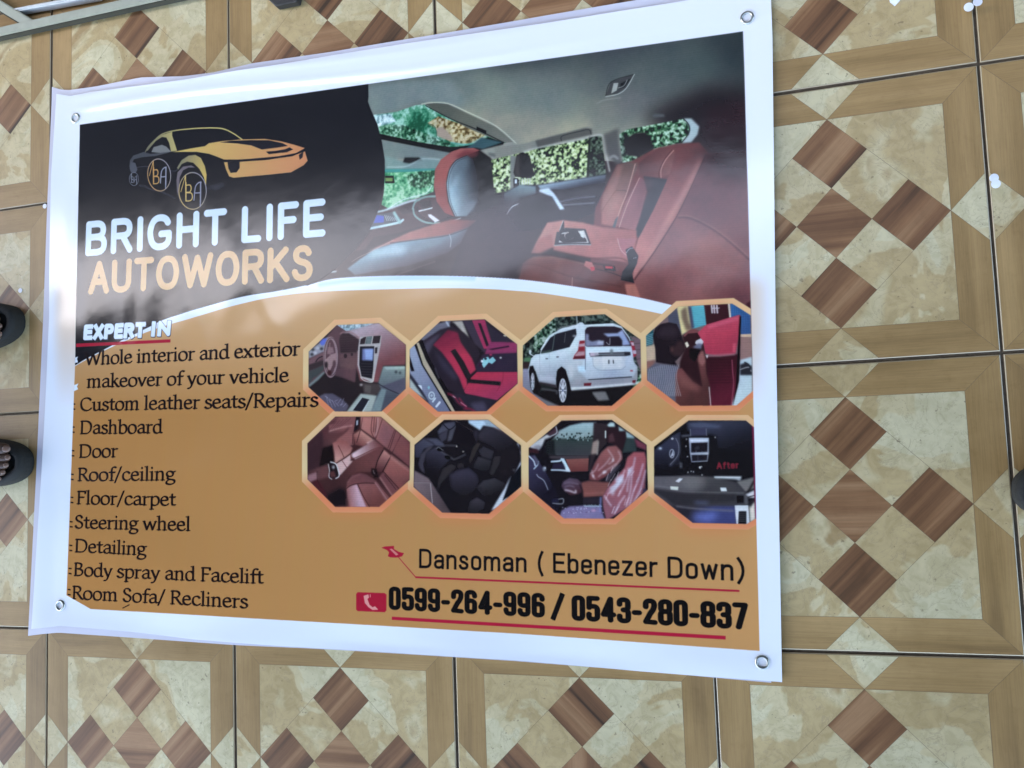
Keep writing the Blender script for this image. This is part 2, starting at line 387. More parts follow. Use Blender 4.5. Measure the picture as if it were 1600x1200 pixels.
# ------------------------------------------------------------------ lettering: pen-stroke alphabets
SERIF = {
 'a': (.56, "M.10 .54 Q.2 .68 .32 .66 Q.44 .63 .43 .48 L.43 .12 Q.44 .02 .55 .05|M.43 .40 Q.08 .36 .09 .17 Q.12 -.02 .28 .03 Q.38 .06 .43 .16", ""),
 'b': (.62, "M.14 1.03 L.14 .02|M.14 .5 Q.25 .68 .38 .66 Q.56 .62 .56 .34 Q.55 .02 .32 .0 Q.2 .0 .14 .08", "S.08 1.03"),
 'c': (.52, "M.46 .54 Q.4 .67 .3 .66 Q.08 .64 .08 .33 Q.08 .02 .32 .01 Q.42 .02 .49 .12", ""),
 'd': (.62, "M.48 1.03 L.48 .06 L.58 .03|M.48 .52 Q.42 .66 .3 .66 Q.07 .64 .07 .31 Q.08 .0 .28 .0 Q.4 .02 .48 .14", "S.42 1.03"),
 'e': (.54, "M.09 .36 L.45 .40 Q.45 .66 .28 .66 Q.07 .64 .07 .33 Q.08 .01 .32 .01 Q.43 .02 .49 .12", ""),
 'f': (.37, "M.44 .98 Q.36 1.06 .27 1.0 Q.19 .93 .19 .75 L.19 0|M.06 .63 L.38 .63", "S.19 0"),
 'g': (.57, "M.26 .66 Q.08 .64 .08 .46 Q.09 .27 .26 .27 Q.44 .28 .44 .47 Q.43 .65 .26 .66|M.40 .60 L.55 .64|M.2 .27 Q.08 .2 .14 .12 Q.2 .06 .36 .05 Q.55 .03 .53 -.12 Q.48 -.3 .26 -.3 Q.04 -.29 .06 -.15 Q.08 -.04 .2 .04", ""),
 'h': (.63, "M.14 1.03 L.14 0|M.14 .5 Q.26 .68 .38 .66 Q.48 .63 .48 .46 L.48 0", "S.08 1.03 S.14 0 S.48 0"),
 'i': (.29, "M.14 .65 L.14 0|M.14 .92 L.14 .93", "S.08 .65 S.14 0"),
 'k': (.58, "M.14 1.03 L.14 0|M.14 .28 L.42 .64|M.24 .42 L.48 .04 L.57 .01", "S.08 1.03 S.14 0 S.43 .64"),
 'l': (.29, "M.14 1.03 L.14 0", "S.08 1.03 S.14 0"),
 'm': (.95, "M.14 .65 L.14 0|M.14 .5 Q.26 .68 .36 .66 Q.46 .63 .46 .46 L.46 0|M.46 .5 Q.58 .68 .70 .66 Q.79 .63 .79 .46 L.79 0", "S.08 .65 S.14 0 S.46 0 S.79 0"),
 'n': (.63, "M.14 .65 L.14 0|M.14 .5 Q.26 .68 .38 .66 Q.48 .63 .48 .46 L.48 0", "S.08 .65 S.14 0 S.48 0"),
 'o': (.60, "M.3 .66 Q.07 .65 .07 .33 Q.07 0 .3 0 Q.54 .02 .54 .34 Q.53 .66 .3 .66", ""),
 'p': (.62, "M.14 .65 L.14 -.3|M.14 .5 Q.25 .68 .38 .66 Q.56 .62 .56 .34 Q.55 .02 .32 .0 Q.2 .0 .14 .08", "S.08 .65 S.14 -.3"),
 'r': (.43, "M.14 .65 L.14 0|M.14 .48 Q.24 .66 .39 .61", "S.08 .65 S.15 0"),
 's': (.45, "M.38 .56 Q.3 .67 .2 .66 Q.07 .62 .1 .48 Q.14 .38 .26 .34 Q.42 .27 .4 .14 Q.36 0 .2 .0 Q.1 .01 .05 .11", ""),
 't': (.38, "M.17 .84 L.17 .16 Q.18 .0 .35 .06|M.04 .63 L.34 .63", ""),
 'u': (.63, "M.14 .64 L.14 .2 Q.15 .0 .28 .01 Q.42 .04 .48 .16|M.48 .64 L.48 .06 L.59 .03", "S.09 .64 S.43 .64"),
 'v': (.56, "M.08 .63 L.28 .02 L.49 .63", "S.08 .64 S.49 .64"),
 'w': (.84, "M.08 .63 L.25 .02 L.43 .6 L.6 .02 L.77 .63", "S.08 .64 S.77 .64"),
 'x': (.56, "M.08 .63 L.47 .02|M.45 .63 L.08 .02", "S.09 .64 S.46 .64 S.08 0 S.47 0"),
 'y': (.56, "M.08 .63 L.29 .03|M.49 .63 L.26 -.1 Q.18 -.3 .07 -.26", "S.08 .64 S.49 .64"),
 'W': (1.04, "M.07 .97 L.3 .02 L.53 .85 L.76 .02 L.99 .97", "S.07 .98 S.99 .98"),
 'C': (.78, "M.70 .8 Q.6 .98 .44 .97 Q.08 .95 .08 .5 Q.1 .02 .46 .01 Q.62 .02 .73 .18", ""),
 'D': (.85, "M.16 .97 L.16 .02|M.1 .965 L.4 .965 Q.77 .93 .76 .5 Q.74 .04 .4 .02 L.1 .02", ""),
 'R': (.70, "M.16 .97 L.16 0|M.1 .965 L.36 .965 Q.56 .93 .55 .74 Q.52 .52 .3 .5 L.16 .5|M.34 .5 L.62 .05 L.72 .01", "S.16 0"),
 'F': (.60, "M.16 .97 L.16 0|M.1 .965 L.55 .965 L.56 .82|M.16 .52 L.46 .52", "S.16 0"),
 'S': (.57, "M.46 .80 Q.42 .98 .28 .98 Q.1 .97 .1 .76 Q.12 .6 .28 .53 Q.5 .44 .49 .24 Q.45 .01 .26 .01 Q.12 .02 .07 .2", ""),
 'B': (.68, "M.16 .97 L.16 .02|M.1 .965 L.34 .965 Q.53 .94 .52 .77 Q.5 .56 .3 .54 L.16 .54|M.3 .54 Q.6 .5 .59 .28 Q.56 .04 .34 .02 L.1 .02", ""),
 '/': (.42, "M.03 -.13 L.38 1.02", ""), ' ': (.27, "", "")}
SANS = {
 'B': (.50, "M0 0 L0 1 L.26 1 Q.47 1 .47 .77 Q.47 .54 .26 .54 L0 .54|M.26 .54 Q.51 .53 .51 .27 Q.51 0 .26 0 L0 0"),
 'R': (.52, "M0 0 L0 1 L.28 1 Q.5 1 .5 .75 Q.5 .5 .28 .5 L0 .5|M.28 .5 L.52 0"),
 'I': (0, "M0 0 L0 1"),
 'G': (.58, "M.54 .82 Q.48 1 .3 1 Q.12 1 .05 .8 Q0 .65 0 .5 Q0 .35 .05 .2 Q.12 0 .3 0 Q.57 0 .58 .28 L.58 .44 L.34 .44"),
 'H': (.50, "M0 0 L0 1|M.5 0 L.5 1|M0 .52 L.5 .52"), 'T': (.50, "M0 1 L.5 1|M.25 1 L.25 0"),
 'L': (.38, "M0 1 L0 0 L.38 0"), 'F': (.38, "M.4 1 L0 1 L0 0|M0 .52 L.34 .52"), 'E': (.42, "M.42 1 L0 1 L0 0 L.43 0|M0 .52 L.38 .52"),
 'A': (.56, "M0 0 L.28 1 L.56 0|M.11 .34 L.45 .34"), 'U': (.52, "M0 1 L0 .32 Q0 0 .26 0 Q.52 0 .52 .32 L.52 1"),
 'O': (.60, "M.3 1 Q.12 1 .05 .8 Q0 .65 0 .5 Q0 .35 .05 .2 Q.12 0 .3 0 Q.48 0 .55 .2 Q.6 .35 .6 .5 Q.6 .65 .55 .8 Q.48 1 .3 1"),
 'W': (.86, "M0 1 L.2 0 L.43 .95 L.66 0 L.86 1"), 'K': (.50, "M0 0 L0 1|M.48 1 L0 .4|M.17 .58 L.52 0"),
 'S': (.46, "M.42 .84 Q.38 1 .23 1 Q.03 1 .03 .77 Q.03 .6 .24 .53 Q.46 .46 .46 .25 Q.45 0 .23 0 Q.04 0 0 .2"),
 'X': (.50, "M0 1 L.5 0|M.5 1 L0 0"), 'P': (.46, "M0 0 L0 1 L.24 1 Q.46 1 .46 .72 Q.46 .45 .24 .45 L0 .45"),
 'N': (.50, "M0 0 L0 1 L.5 0 L.5 1"), 'D': (.48, "M0 0 L0 1 L.22 1 Q.48 1 .48 .7 L.48 .3 Q.48 0 .22 0 L0 0"),
 'a': (.36, "M.02 .57 Q.05 .7 .19 .7 Q.36 .7 .36 .52 L.36 0|M.36 .38 L.18 .38 Q0 .37 0 .19 Q0 0 .16 0 Q.31 0 .36 .16"),
 'n': (.36, "M0 0 L0 .7|M0 .48 Q.04 .7 .2 .7 Q.36 .7 .36 .5 L.36 0"),
 'm': (.64, "M0 0 L0 .7|M0 .48 Q.04 .7 .17 .7 Q.32 .7 .32 .5 L.32 0|M.32 .48 Q.36 .7 .49 .7 Q.64 .7 .64 .5 L.64 0"),
 's': (.33, "M.31 .56 Q.29 .7 .16 .7 Q.02 .7 .02 .54 Q.03 .4 .17 .36 Q.33 .3 .33 .17 Q.32 0 .16 0 Q.02 0 0 .15"),
 'o': (.36, "M.18 .7 Q0 .7 0 .5 L0 .2 Q0 0 .18 0 Q.36 0 .36 .2 L.36 .5 Q.36 .7 .18 .7"),
 'b': (.36, "M0 1 L0 0|M0 .48 Q.04 .7 .19 .7 Q.36 .7 .36 .5 L.36 .2 Q.36 0 .19 0 Q.04 0 0 .22"),
 'e': (.36, "M0 .36 L.36 .36 L.36 .5 Q.36 .7 .18 .7 Q0 .7 0 .5 L0 .2 Q0 0 .18 0 Q.32 0 .36 .14"),
 'z': (.34, "M0 .7 L.34 .7 L0 0 L.35 0"), 'r': (.22, "M0 0 L0 .7|M0 .48 Q.03 .7 .22 .68"),
 'w': (.54, "M0 .7 L.13 0 L.27 .66 L.41 0 L.54 .7"), 't': (.22, "M.09 .95 L.09 .18 Q.1 0 .24 .02|M0 .7 L.22 .7"), 'f': (.24, "M.26 .98 Q.1 1.02 .1 .8 L.1 0|M0 .68 L.24 .68"),
 '0': (.26, "M.13 1 Q0 1 0 .84 L0 .16 Q0 0 .13 0 Q.26 0 .26 .16 L.26 .84 Q.26 1 .13 1"),
 '2': (.26, "M0 .72 L0 .84 Q0 1 .13 1 Q.26 1 .26 .82 Q.26 .62 .14 .42 L0 .02 L.27 0"),
 '3': (.26, "M0 .78 L0 .86 Q0 1 .13 1 Q.26 1 .26 .84 L.26 .66 Q.26 .52 .12 .52 Q.27 .52 .27 .36 L.27 .16 Q.27 0 .13 0 Q0 0 0 .15 L0 .22"),
 '4': (.30, "M.22 0 L.22 1 L0 .26 L.31 .26"),
 '5': (.26, "M.26 1 L.01 1 L.01 .55 Q.04 .62 .14 .62 Q.27 .62 .27 .44 L.27 .16 Q.27 0 .13 0 Q0 0 0 .15 L0 .24"),
 '6': (.26, "M.26 .8 Q.26 1 .13 1 Q0 1 0 .84 L0 .16 Q0 0 .13 0 Q.26 0 .26 .16 L.26 .38 Q.26 .56 .13 .56 Q.03 .56 0 .44"),
 '7': (.26, "M0 1 L.28 1 L.09 0"),
 '8': (.26, "M.13 1 Q0 1 0 .85 L0 .68 Q0 .54 .13 .54 Q.26 .54 .26 .68 L.26 .85 Q.26 1 .13 1|M.13 .54 Q0 .54 -.01 .38 L-.01 .16 Q0 0 .13 0 Q.27 0 .27 .16 L.27 .38 Q.27 .54 .13 .54"),
 '9': (.26, "M0 .2 Q0 0 .13 0 Q.26 0 .26 .16 L.26 .84 Q.26 1 .13 1 Q0 1 0 .84 L0 .62 Q0 .44 .13 .44 Q.23 .44 .26 .56"),
 '-': (.14, "M0 .42 L.14 .42"), '/': (.34, "M0 -.02 L.34 1.04"),
 '(': (.14, "M.14 1.16 Q-.14 .5 .14 -.16"), ')': (.14, "M0 1.16 Q.28 .5 0 -.16"), ' ': (.2, "")}
def path(s):
    P, cur = [], None
    tok = s.replace('M', ' M ').replace('L', ' L ').replace('Q', ' Q ').split(); i = 0; cmd = None
    while i < len(tok):
        if tok[i] in 'MLQ': cmd = tok[i]; i += 1
        if cmd == 'Q':
            c = np.array([float(tok[i]), float(tok[i + 1])]); e = np.array([float(tok[i + 2]), float(tok[i + 3])]); i += 4
            for t in np.linspace(0, 1, 7)[1:]: P.append((1 - t) ** 2 * cur + 2 * t * (1 - t) * c + t * t * e)
            cur = e
        else:
            cur = np.array([float(tok[i]), float(tok[i + 1])]); i += 2; P.append(cur)
    return np.array(P)
def frame(p0, p1, top):
    a, b = cv(*p0), cv(*p1); c = cv(*top); d = (b - a); L = float(np.hypot(*d)); ex = d / L
    n = np.array([ex[1], -ex[0]]); h = float((c - a) @ n)
    return a, ex, n, L, h
def serif(text, p0, p1, col, cap=20.5, alpha=1.0):
    a, ex, n, L, h = frame(p0, p1, (p0[0], p0[1] - cap))
    wid = sum(SERIF[ch][0] for ch in text) - .08; sx = L / wid; x = -.03
    ang = math.atan2(ex[1], ex[0])
    for ch in text:
        adv, strokes, ser = SERIF[ch]
        def tr(P): return a + np.outer((P[:, 0] + x) * sx, ex) + np.outer(P[:, 1] * h, n)
        for st in [q for q in strokes.split('|') if q]:
            P = path(st); dot = len(P) == 2 and abs(P[0] - P[1]).sum() < .03
            q = sdf_line(tr(P), h * (.085 if dot else .098), h * .2 + 3, None if dot else (ang - math.radians(22), 2.1))
            if q: put(q[0], q[1], q[2], col, alpha)
        for st in [q for q in ser.split('S') if q.strip()]:
            sx_, sy_ = [float(v) for v in st.split()]
            hw = .115 if sy_ < .1 else .07
            yy = sy_ + (.02 if sy_ < .3 else -.02)
            q = sdf_line(tr(np.array([[sx_ - hw, yy], [sx_ + hw, yy]])), h * .036, 4)
            if q: put(q[0], q[1], q[2], col, alpha)
        x += adv
def sans(text, p0, p1, top, r, col, gap=.1, alpha=1.0, slant=0, square=False, grow=0, shift=(0, 0)):
    a, ex, n, L, h = frame(p0, p1, top)
    heavy = r < 0
    if heavy: r = .098
    wid = sum(SANS[ch][0] + 2 * r + gap for ch in text) - gap; sx = L / wid; x = 0
    for ch in text:
        wd, strokes = SANS[ch]
        for st in [q for q in strokes.split('|') if q]:
            P = path(st)
            X = (P[:, 0] + x + r) * sx; Y = (r + P[:, 1] * (1 - 2 * r)) * h
            if square and len(P) >= 2:                      # flat stroke ends: pull the end points in and fill them square
                pass
            X = X + Y * slant
            W_ = a + np.outer(X + shift[0] * PXS, ex) + np.outer(Y - shift[1] * PXS, n)
            R_ = r * h + grow * PXS
            nib = (math.atan2(ex[1], ex[0]), 1.22) if heavy else None      # heavy digits: stems wider than bars
            q = sdf_line(W_, R_ * (1.14 if heavy else 1), R_ * 1.4 + 3, nib)
            if q:
                m = q[2]
                if square and not heavy:
                    for e0, e1 in ((W_[0], W_[1]), (W_[-1], W_[-2])):
                        d = e0 - e1; d = d / (np.hypot(*d) + 1e-9); nn = np.array([-d[1], d[0]])
                        quad = np.array([e0 + nn * R_, e0 + d * R_ * .93 + nn * R_, e0 + d * R_ * .93 - nn * R_, e0 - nn * R_])
                        f = fillmask(quad, 1)
                        if f: put(f[0], f[1], f[2], col, alpha)
                put(q[0], q[1], m, col, alpha)
        x += wd + 2 * r + gap
# ------------------------------------------------------------------ the design
ORANGE = (206, 156, 96)
PRINT_Q = [(125, 195), (1161, 49), (1187, 1017), (142, 952), (104, 930), (117, 573)]
PR = (0, 0, 1.218, .903)
def brect(x0, y0, x1, y1): return [(x0, y0), (x1, y0), (x1, y1), (x0, y1)]
def bput(P, c):
    q = fillmask((np.array(P) + [MX, MY]) * RES); put(q[0], q[1], q[2], c)
Z()
PRINT_Q = [(125, 195), (640, 122.3), (1161, 49), (1174.5, 530), (1187, 1017), (800, 989.5), (400, 966.5), (142, 951.5), (104, 930), (110, 760), (117, 573), (121.5, 380)]
pg(PRINT_Q, ('g', (150, 760), (186, 129, 70), (1180, 860), (208, 150, 90)))
for _k in range(6): pg([(90, 440), (1190, 440), (1190, 520 + 22 * _k), (90, 520 + 22 * _k)], (226, 182, 134), 9, .13)  # lighter upper orange, partly sheen put into the print colour
# --- dark header and the wide interior photograph share one lower curve
UP = [(60, 604), (118, 570.3), (134, 561), (175, 539.5), (210, 522.5), (232, 511.5), (268, 495), (368, 466), (430, 455), (481, 445), (525, 435), (605, 431), (700, 431), (760, 433), (817, 437), (880, 445), (980, 461), (1055, 478), (1120, 496), (1200, 520)]
LO = [(60, 605), (118, 571.5), (134, 562.5), (175, 542), (232, 518), (268, 506), (300, 497), (368, 477), (433, 463), (498, 456), (590, 452.5), (680, 450.5), (743, 451), (800, 454), (860, 460), (986, 481), (1060, 497), (1130, 517), (1200, 540)]
WING = [(100, 150), (575, 100), (576, 151), (575, 159), (580, 172), (590, 195), (597, 222), (601.5, 250), (601.5, 277), (598.5, 305), (590, 332), (577.5, 360), (555, 390), (525, 420), (500, 437), (481, 446)]
def clip_print():
    q = fillmask(pts(PRINT_Q)); c = np.zeros((CHT, CW), np.float32)
    c[q[1]:q[1] + q[2].shape[0], q[0]:q[0] + q[2].shape[1]] = q[2]; return c
CLIP0 = clip_print(); St.clip = CLIP0
def region(P, sm=False):
    c = np.zeros((CHT, CW), np.float32); P = pts(P)
    if sm: P = crv(P, True)
    q = fillmask(P); c[q[1]:q[1] + q[2].shape[0], q[0]:q[0] + q[2].shape[1]] = q[2]; return c * CLIP0
def curve(L, n=10): return [tuple(p) for p in crv(np.array(L, float), False, n)]
lo, up = curve(LO), curve(UP)
pg([(40, 60)] + [(1260, 0)] + lo[::-1], (236, 241, 247))                              # white swoosh under everything
ln([(500, 445), (560, 437), (640, 434), (740, 435)], 7, (186, 212, 236), 1.6, .8)
BIG = region([(480, 20), (1260, 0)] + [p for p in up if p[0] > 478][::-1])
St.clip = BIG
# ceiling
Z()
pg([(480, 0), (1260, 0), (1260, 560), (480, 560)], (60, 44, 46))
pg([(540, 60), (1200, 10), (1200, 260), (900, 250), (560, 260)], ('g', (800, 90), (78, 84, 86), (790, 230), (158, 152, 138)))
Z(780, 50, 4)
pg("-400,150 200,180 480,130 700,200 900,120 1100,60 800,-20 200,60", (72, 74, 82), 14, .8)
pg("-460,330 -200,210 100,260 420,300 560,420 500,560 100,600 -200,560", (128, 136, 128), 22, .8)
pg("-420,560 -100,480 300,520 600,560 540,620 100,640 -300,640", (168, 158, 134), 12, .7)
pg("150,640 560,560 580,610 150,720", (182, 166, 140), 6, .7)
pg("700,230 1200,160 1560,150 1560,400 1100,470 700,560 560,430", (92, 98, 98), 22, .8)
pg("880,180 1300,120 1560,120 1560,260 1240,300", (70, 82, 84), 16, .8)
pg("600,450 780,380 1000,400 900,520 620,560", (132, 124, 122), 12, .6)
pg("1200,-40 1600,-60 1600,420 1480,380 1400,120", (44, 50, 56), 20, .85)
pg("900,520 1100,420 1300,330 1600,330 1600,760 1180,760 940,560", (44, 36, 42), 12, .95)
pg("1280,480 1600,420 1600,760 1290,760", (58, 34, 42), 8, .9)
pg("270,380 340,440 360,520 300,500", (112, 122, 118), 6, .4)
pg("-40,30 220,20 360,-40 360,120 60,240 -60,200", (62, 66, 74), 12, .7)
# ceiling lamp
pg("665,400 700,310 845,262 790,350 740,385", (76, 74, 76), .3)
ln("665,402 700,312 845,264", .7, (30, 30, 32)); ln("845,264 795,350 742,388 665,404", .9, (206, 206, 200), .1)
pg("700,385 715,320 745,318 735,365", (168, 166, 160), .3); pg("750,355 760,320 825,290 785,345", (44, 44, 48), .3)
ln("745,350 780,335 800,300", .7, (214, 214, 210)); ln("612,446 660,425 760,410", 1.2, (160, 150, 148), .8, .8)
pg("955,520 975,510 1030,514 1035,530 965,534", (92, 92, 96), .5)
# left: pale lining and sunroof
Z(480, 140, 4)
pg("350,-20 600,-60 900,-60 1000,90 900,120 700,80 560,140 400,160 360,60", (126, 136, 134), 5, .9)
pg("410,160 560,140 680,98 740,95 1250,330 1090,375 880,380 450,280", SKYT)
pg("440,215 620,225 800,300 900,340 880,375 450,282", LEAF2, .8, .6)
pg("415,160 520,150 560,200 440,235", pal(N1, [(120, 150, 160), (190, 214, 220), (230, 238, 244)]), 1, .9)
pg("750,212 820,168 1060,250 1130,290 1090,330 980,340 900,330 830,290 800,240", BARK)
pg("810,240 850,235 900,285 915,320 850,310 812,290", (176, 150, 132), .8)
ln("750,210 800,235 812,300 850,318", .9, (40, 96, 84)); ln("900,330 1000,345 1080,310 1140,285", 1.6, (126, 196, 196), .4)
pg("740,92 800,84 880,92 1180,235 1290,330 1220,332 1000,240 800,130", ('g', (800, 90), (92, 92, 84), (1250, 320), (120, 118, 108)), .2)
ln("715,92 780,82 880,88 1000,140 1180,228 1310,340", 1.6, (196, 192, 172), .3)
ln("740,100 900,185 1060,250 1230,332", 1.4, (36, 38, 38), .2); pg("1060,232 1120,258 1120,282 1060,254", (24, 26, 26), .2)
pg("452,276 700,330 900,362 1060,345 1130,300 1230,330 1225,350 1090,380 900,400 460,312", (24, 22, 24), .3)
pg("1090,300 1225,330 1100,372 980,372 1040,340", (60, 92, 100), .6)
# header lining / visor
pg("462,314 900,396 840,440 780,425 640,430 480,440", (126, 136, 132), .6)
pg("480,410 600,450 720,420 840,440 820,500 480,505", (128, 150, 146), 1.5)
pg("610,425 700,425 720,440 640,462 600,455", (30, 32, 36), .8); ln("500,485 620,480 720,435 830,438", 2, (172, 186, 180), .6)
pg("480,498 800,495 800,520 640,520 485,520", (70, 160, 150), .8)
# left windscreen view
pg("485,520 640,515 800,505 790,640 640,700 510,745 465,720 480,640", LAWN)
pg("620,540 700,515 800,505 790,600 700,620 640,600", LEAF2, 1, .7)
ln("780,600 740,650 600,690 500,750", 1.6, (206, 222, 220), .3)
pg("488,540 540,540 548,585 488,585", (20, 22, 24), .1); pg("490,552 535,552 535,574 490,574", (130, 160, 90), .2)
# dashboard and wheel
pg("460,770 640,690 800,660 900,790 700,860 560,900 420,920 360,1000 300,1010 420,860", (82, 56, 58), .6)
pg("560,740 660,700 690,760 600,780", (60, 40, 44), .8)
pg("395,860 430,780 540,765 600,820 590,835", (80, 84, 92), .2); pg("415,835 435,785 480,790 480,830", (60, 84, 190), .2)
ln("440,765 500,750 640,700 700,690", 3, (206, 224, 228), .4); ln("395,868 560,835 600,815", 4, (186, 212, 216), .3); ln("545,770 580,830", 5, (150, 190, 186), .4)
for k in range(6): ln([(485 + k * 12, 785 + k * 3), (500 + k * 12, 820)], .7, (220, 226, 230))
ln("660,745 680,700 740,672 800,668", 3.4, (120, 150, 144), .2); ln("664,745 676,790 740,830 830,835", 3.2, (126, 160, 152), .2)
ln("690,740 710,795 790,830", 1.6, (30, 24, 26)); ln("700,760 780,740", 2.4, (220, 226, 226), .3); pg("755,780 775,780 830,820 800,830 760,795", (222, 214, 220), .3)
pg("700,700 770,690 780,735 720,750", (40, 32, 34), .8)
# front headrest
pg("1080,372 1160,420 1200,560 1230,700 1260,790 1330,960 1300,1190 880,1190 1020,800 1040,700 1090,560", (50, 40, 46), 1)
pg("900,400 960,370 1060,366 1120,390 1160,440 1180,520 1225,680 1220,725 1180,720 1000,800 920,795 880,700 870,560 920,440", (30, 24, 28), .4)
pg("835,440 900,390 960,368 1040,366 1080,380 1000,410 930,440 890,500 870,580 880,700 920,795 860,770 810,700 792,600 800,500", ('g', (830, 480), (176, 92, 88), (880, 790), (150, 66, 62)), .3)
pg("920,420 990,380 1080,385 1060,420 960,440", (120, 50, 56), 2.5, .9)
pg("930,440 1000,412 1040,440 1080,560 1070,700 1000,792 925,795 885,700 870,590 890,500", ('g', (900, 600), (156, 180, 192), (1080, 560), (34, 30, 36)), .8)
pg("890,500 930,445 1010,420 1010,480 930,540 890,620", (96, 108, 120), 3, .7); pg("930,780 1000,700 1060,690 1050,760 960,800", (120, 132, 142), 2.5, .6)
ln("1000,412 930,445 890,500 872,590 885,700 925,793", 1.0, (60, 36, 40)); ln("1010,420 942,450 902,505 884,590 897,700 935,790", .8, (70, 74, 84))
ln("880,800 1040,795 1060,775", 1.6, (40, 26, 28), .2); ln("900,822 960,805", 1.2, (190, 196, 200), .2)
# passenger cushion
pg("520,945 640,890 800,840 900,812 1060,818 1000,870 880,910 700,935 560,955 380,1010", ('g', (640, 900), (178, 104, 92), (980, 850), (140, 70, 66)), .4)
pg("420,1000 560,955 700,935 880,910 1010,862 960,960 880,1020 640,1100 300,1160 250,1120 330,1060", ('g', (560, 980), (120, 150, 164), (600, 1140), (66, 48, 58)), .8)
pg("400,1010 560,968 640,985 600,1030 450,1040 380,1050", (176, 202, 212), 4, .8); pg("640,985 860,925 840,960 650,1020", (110, 130, 142), 3, .7)
ln("520,960 700,938 880,912 1010,865", 1.0, (50, 44, 54)); ln("890,905 900,940 895,985", .8, (190, 190, 196))
ln("280,1075 330,1045 400,1012 540,940", .8, (210, 180, 170), .2, .7); ln("560,1160 700,1110 800,1075", .8, (170, 140, 140), .4, .8)
ln("0,1190 120,1145 180,1137", 2.4, (210, 220, 228), .5)
# second row: pillar, side windows, far headrest
pg("1080,380 1280,330 1330,345 1440,350 1440,380 1340,390 1300,420 1290,620 1240,640 1200,560 1150,430", (150, 148, 138), .8)
pg("1160,440 1270,425 1285,620 1225,640 1190,560", LEAF, .3)
pg("1130,395 1190,400 1180,425 1140,415", (110, 110, 106), .6)
Z(780, 50, 4)
pg("-30,720 150,700 560,590 640,640 660,880 240,960 100,960 60,800 -20,790", (140, 136, 126), .8)
pg("160,750 250,725 480,680 640,650 668,890 240,960 160,960 90,990 -30,1010 -50,800", LEAF, .3)
pg("70,770 110,780 95,990 70,1000", (130, 130, 124), .4)
pg("560,655 640,650 668,892 545,915", DARKL, .3, .85); ln("566,655 560,780 552,915", 3.0, (34, 40, 34), .2)
ln("150,750 250,722 480,678 620,642 655,668 668,760 690,870", 2.4, (186, 180, 172), .5)
pg("225,680 540,600 580,605 580,640 400,680 240,720", (96, 92, 88), .8); ln("390,680 395,650 500,622 560,610 575,640", 1, (50, 48, 48))
pg("110,770 150,752 190,775 220,890 200,915 100,905 90,880", (34, 28, 30), .3); pg("100,790 130,765 130,905 95,890", (84, 78, 76), 1.5, .7)
for k in range(5): ln([(130 + k * 16, 915), (128 + k * 16, 955)], 1.1, (206, 204, 206), .1)
pg("90,915 120,915 120,990 90,990", (30, 30, 36), .3); pg("98,922 112,922 112,948 98,948", (220, 226, 236), .2)
# door panel
pg("20,1010 120,960 240,955 668,890 660,1050 590,1130 400,1210 100,1250 -60,1250", (40, 34, 42), .6)
pg("30,1010 130,955 230,965 230,1010 140,1040 60,1100 30,1090", ('g', (120, 960), (120, 140, 148), (100, 1080), (52, 46, 54)), 1)
pg("240,960 668,892 660,940 400,985 260,985", ('g', (400, 930), (150, 172, 190), (410, 990), (50, 50, 64)), 1)
pg("250,985 310,975 345,1010 410,1108 380,1112 330,1030 250,1000", (206, 222, 234), .4); ln("380,1062 480,1040 600,1028", 2, (110, 110, 122), .6); ln("400,1082 595,1068", 1.6, (150, 152, 162), .4)
ln("50,1138 80,1095 125,1072", 2, (196, 190, 196), .3); pg("120,1040 260,1010 330,1120 220,1170 120,1160", (34, 26, 32), 3, .9)
# rear quarter window
pg("750,640 800,610 1150,542 1190,590 1180,650 1140,690 960,730 930,790 770,818", LEAF2, .3)
pg("1150,540 1200,540 1250,590 1240,640 1200,690 1140,695 1185,640 1188,590", (176, 190, 192), .8)
ln("1150,540 1185,580 1186,630 1140,690", 1.2, (30, 34, 34), .2)
pg("760,650 800,640 800,780 770,780", DARKL, 1, .7)
pg("650,640 745,600 752,700 770,820 740,830 700,800 670,760", (92, 88, 88), 2)
ln("690,790 715,775 740,790", 4, (140, 136, 134), .6); 
pg("780,700 800,660 850,632 910,628 945,660 965,735 930,760 860,778 800,770", (38, 24, 30), .4)
# rear seats
pg("735,830 820,810 960,735 1100,700 1250,690 1310,760 1600,740 1600,1700 900,1700 560,1560 600,1100", (122, 62, 62), .6)
Z(780, 200, 4)
pg("740,232 800,215 870,215 860,260 790,420 735,620 640,600 640,500 650,420", ('g', (800, 230), (110, 78, 72), (690, 600), (176, 102, 94)), .4)
pg("650,430 720,330 740,235 775,232 720,400 640,520", (160, 104, 98), 2, .7); ln("735,390 790,392 800,410", .9, (90, 56, 52), .1)
ln("850,225 800,400 760,500 720,620", 1.4, (200, 140, 128), .2); ln("640,520 700,430 735,385", .8, (110, 66, 60), .2, .8)
pg("870,222 920,180 1000,120 1100,135 1070,290 1000,310 880,300", ('g', (880, 200), (96, 52, 54), (1040, 300), (140, 78, 74)), .4)
ln("1090,140 1040,200 1012,260 1012,312", 1.3, (196, 130, 120), .2); ln("1080,135 1030,200 1000,270 1000,310", .8, (80, 36, 40), .1)
pg("880,305 930,350 900,480 870,645 760,620 735,610 790,460", ('g', (860, 340), (138, 76, 84), (800, 620), (162, 92, 92)), .3)
ln("876,312 800,480 750,620", 1.2, (206, 146, 134), .2); pg("725,570 745,550 725,625 708,618", (84, 86, 92), .3)
pg("900,300 1050,320 1030,400 960,520 900,640 870,690 850,650 880,560 925,400", (48, 44, 52), .8)
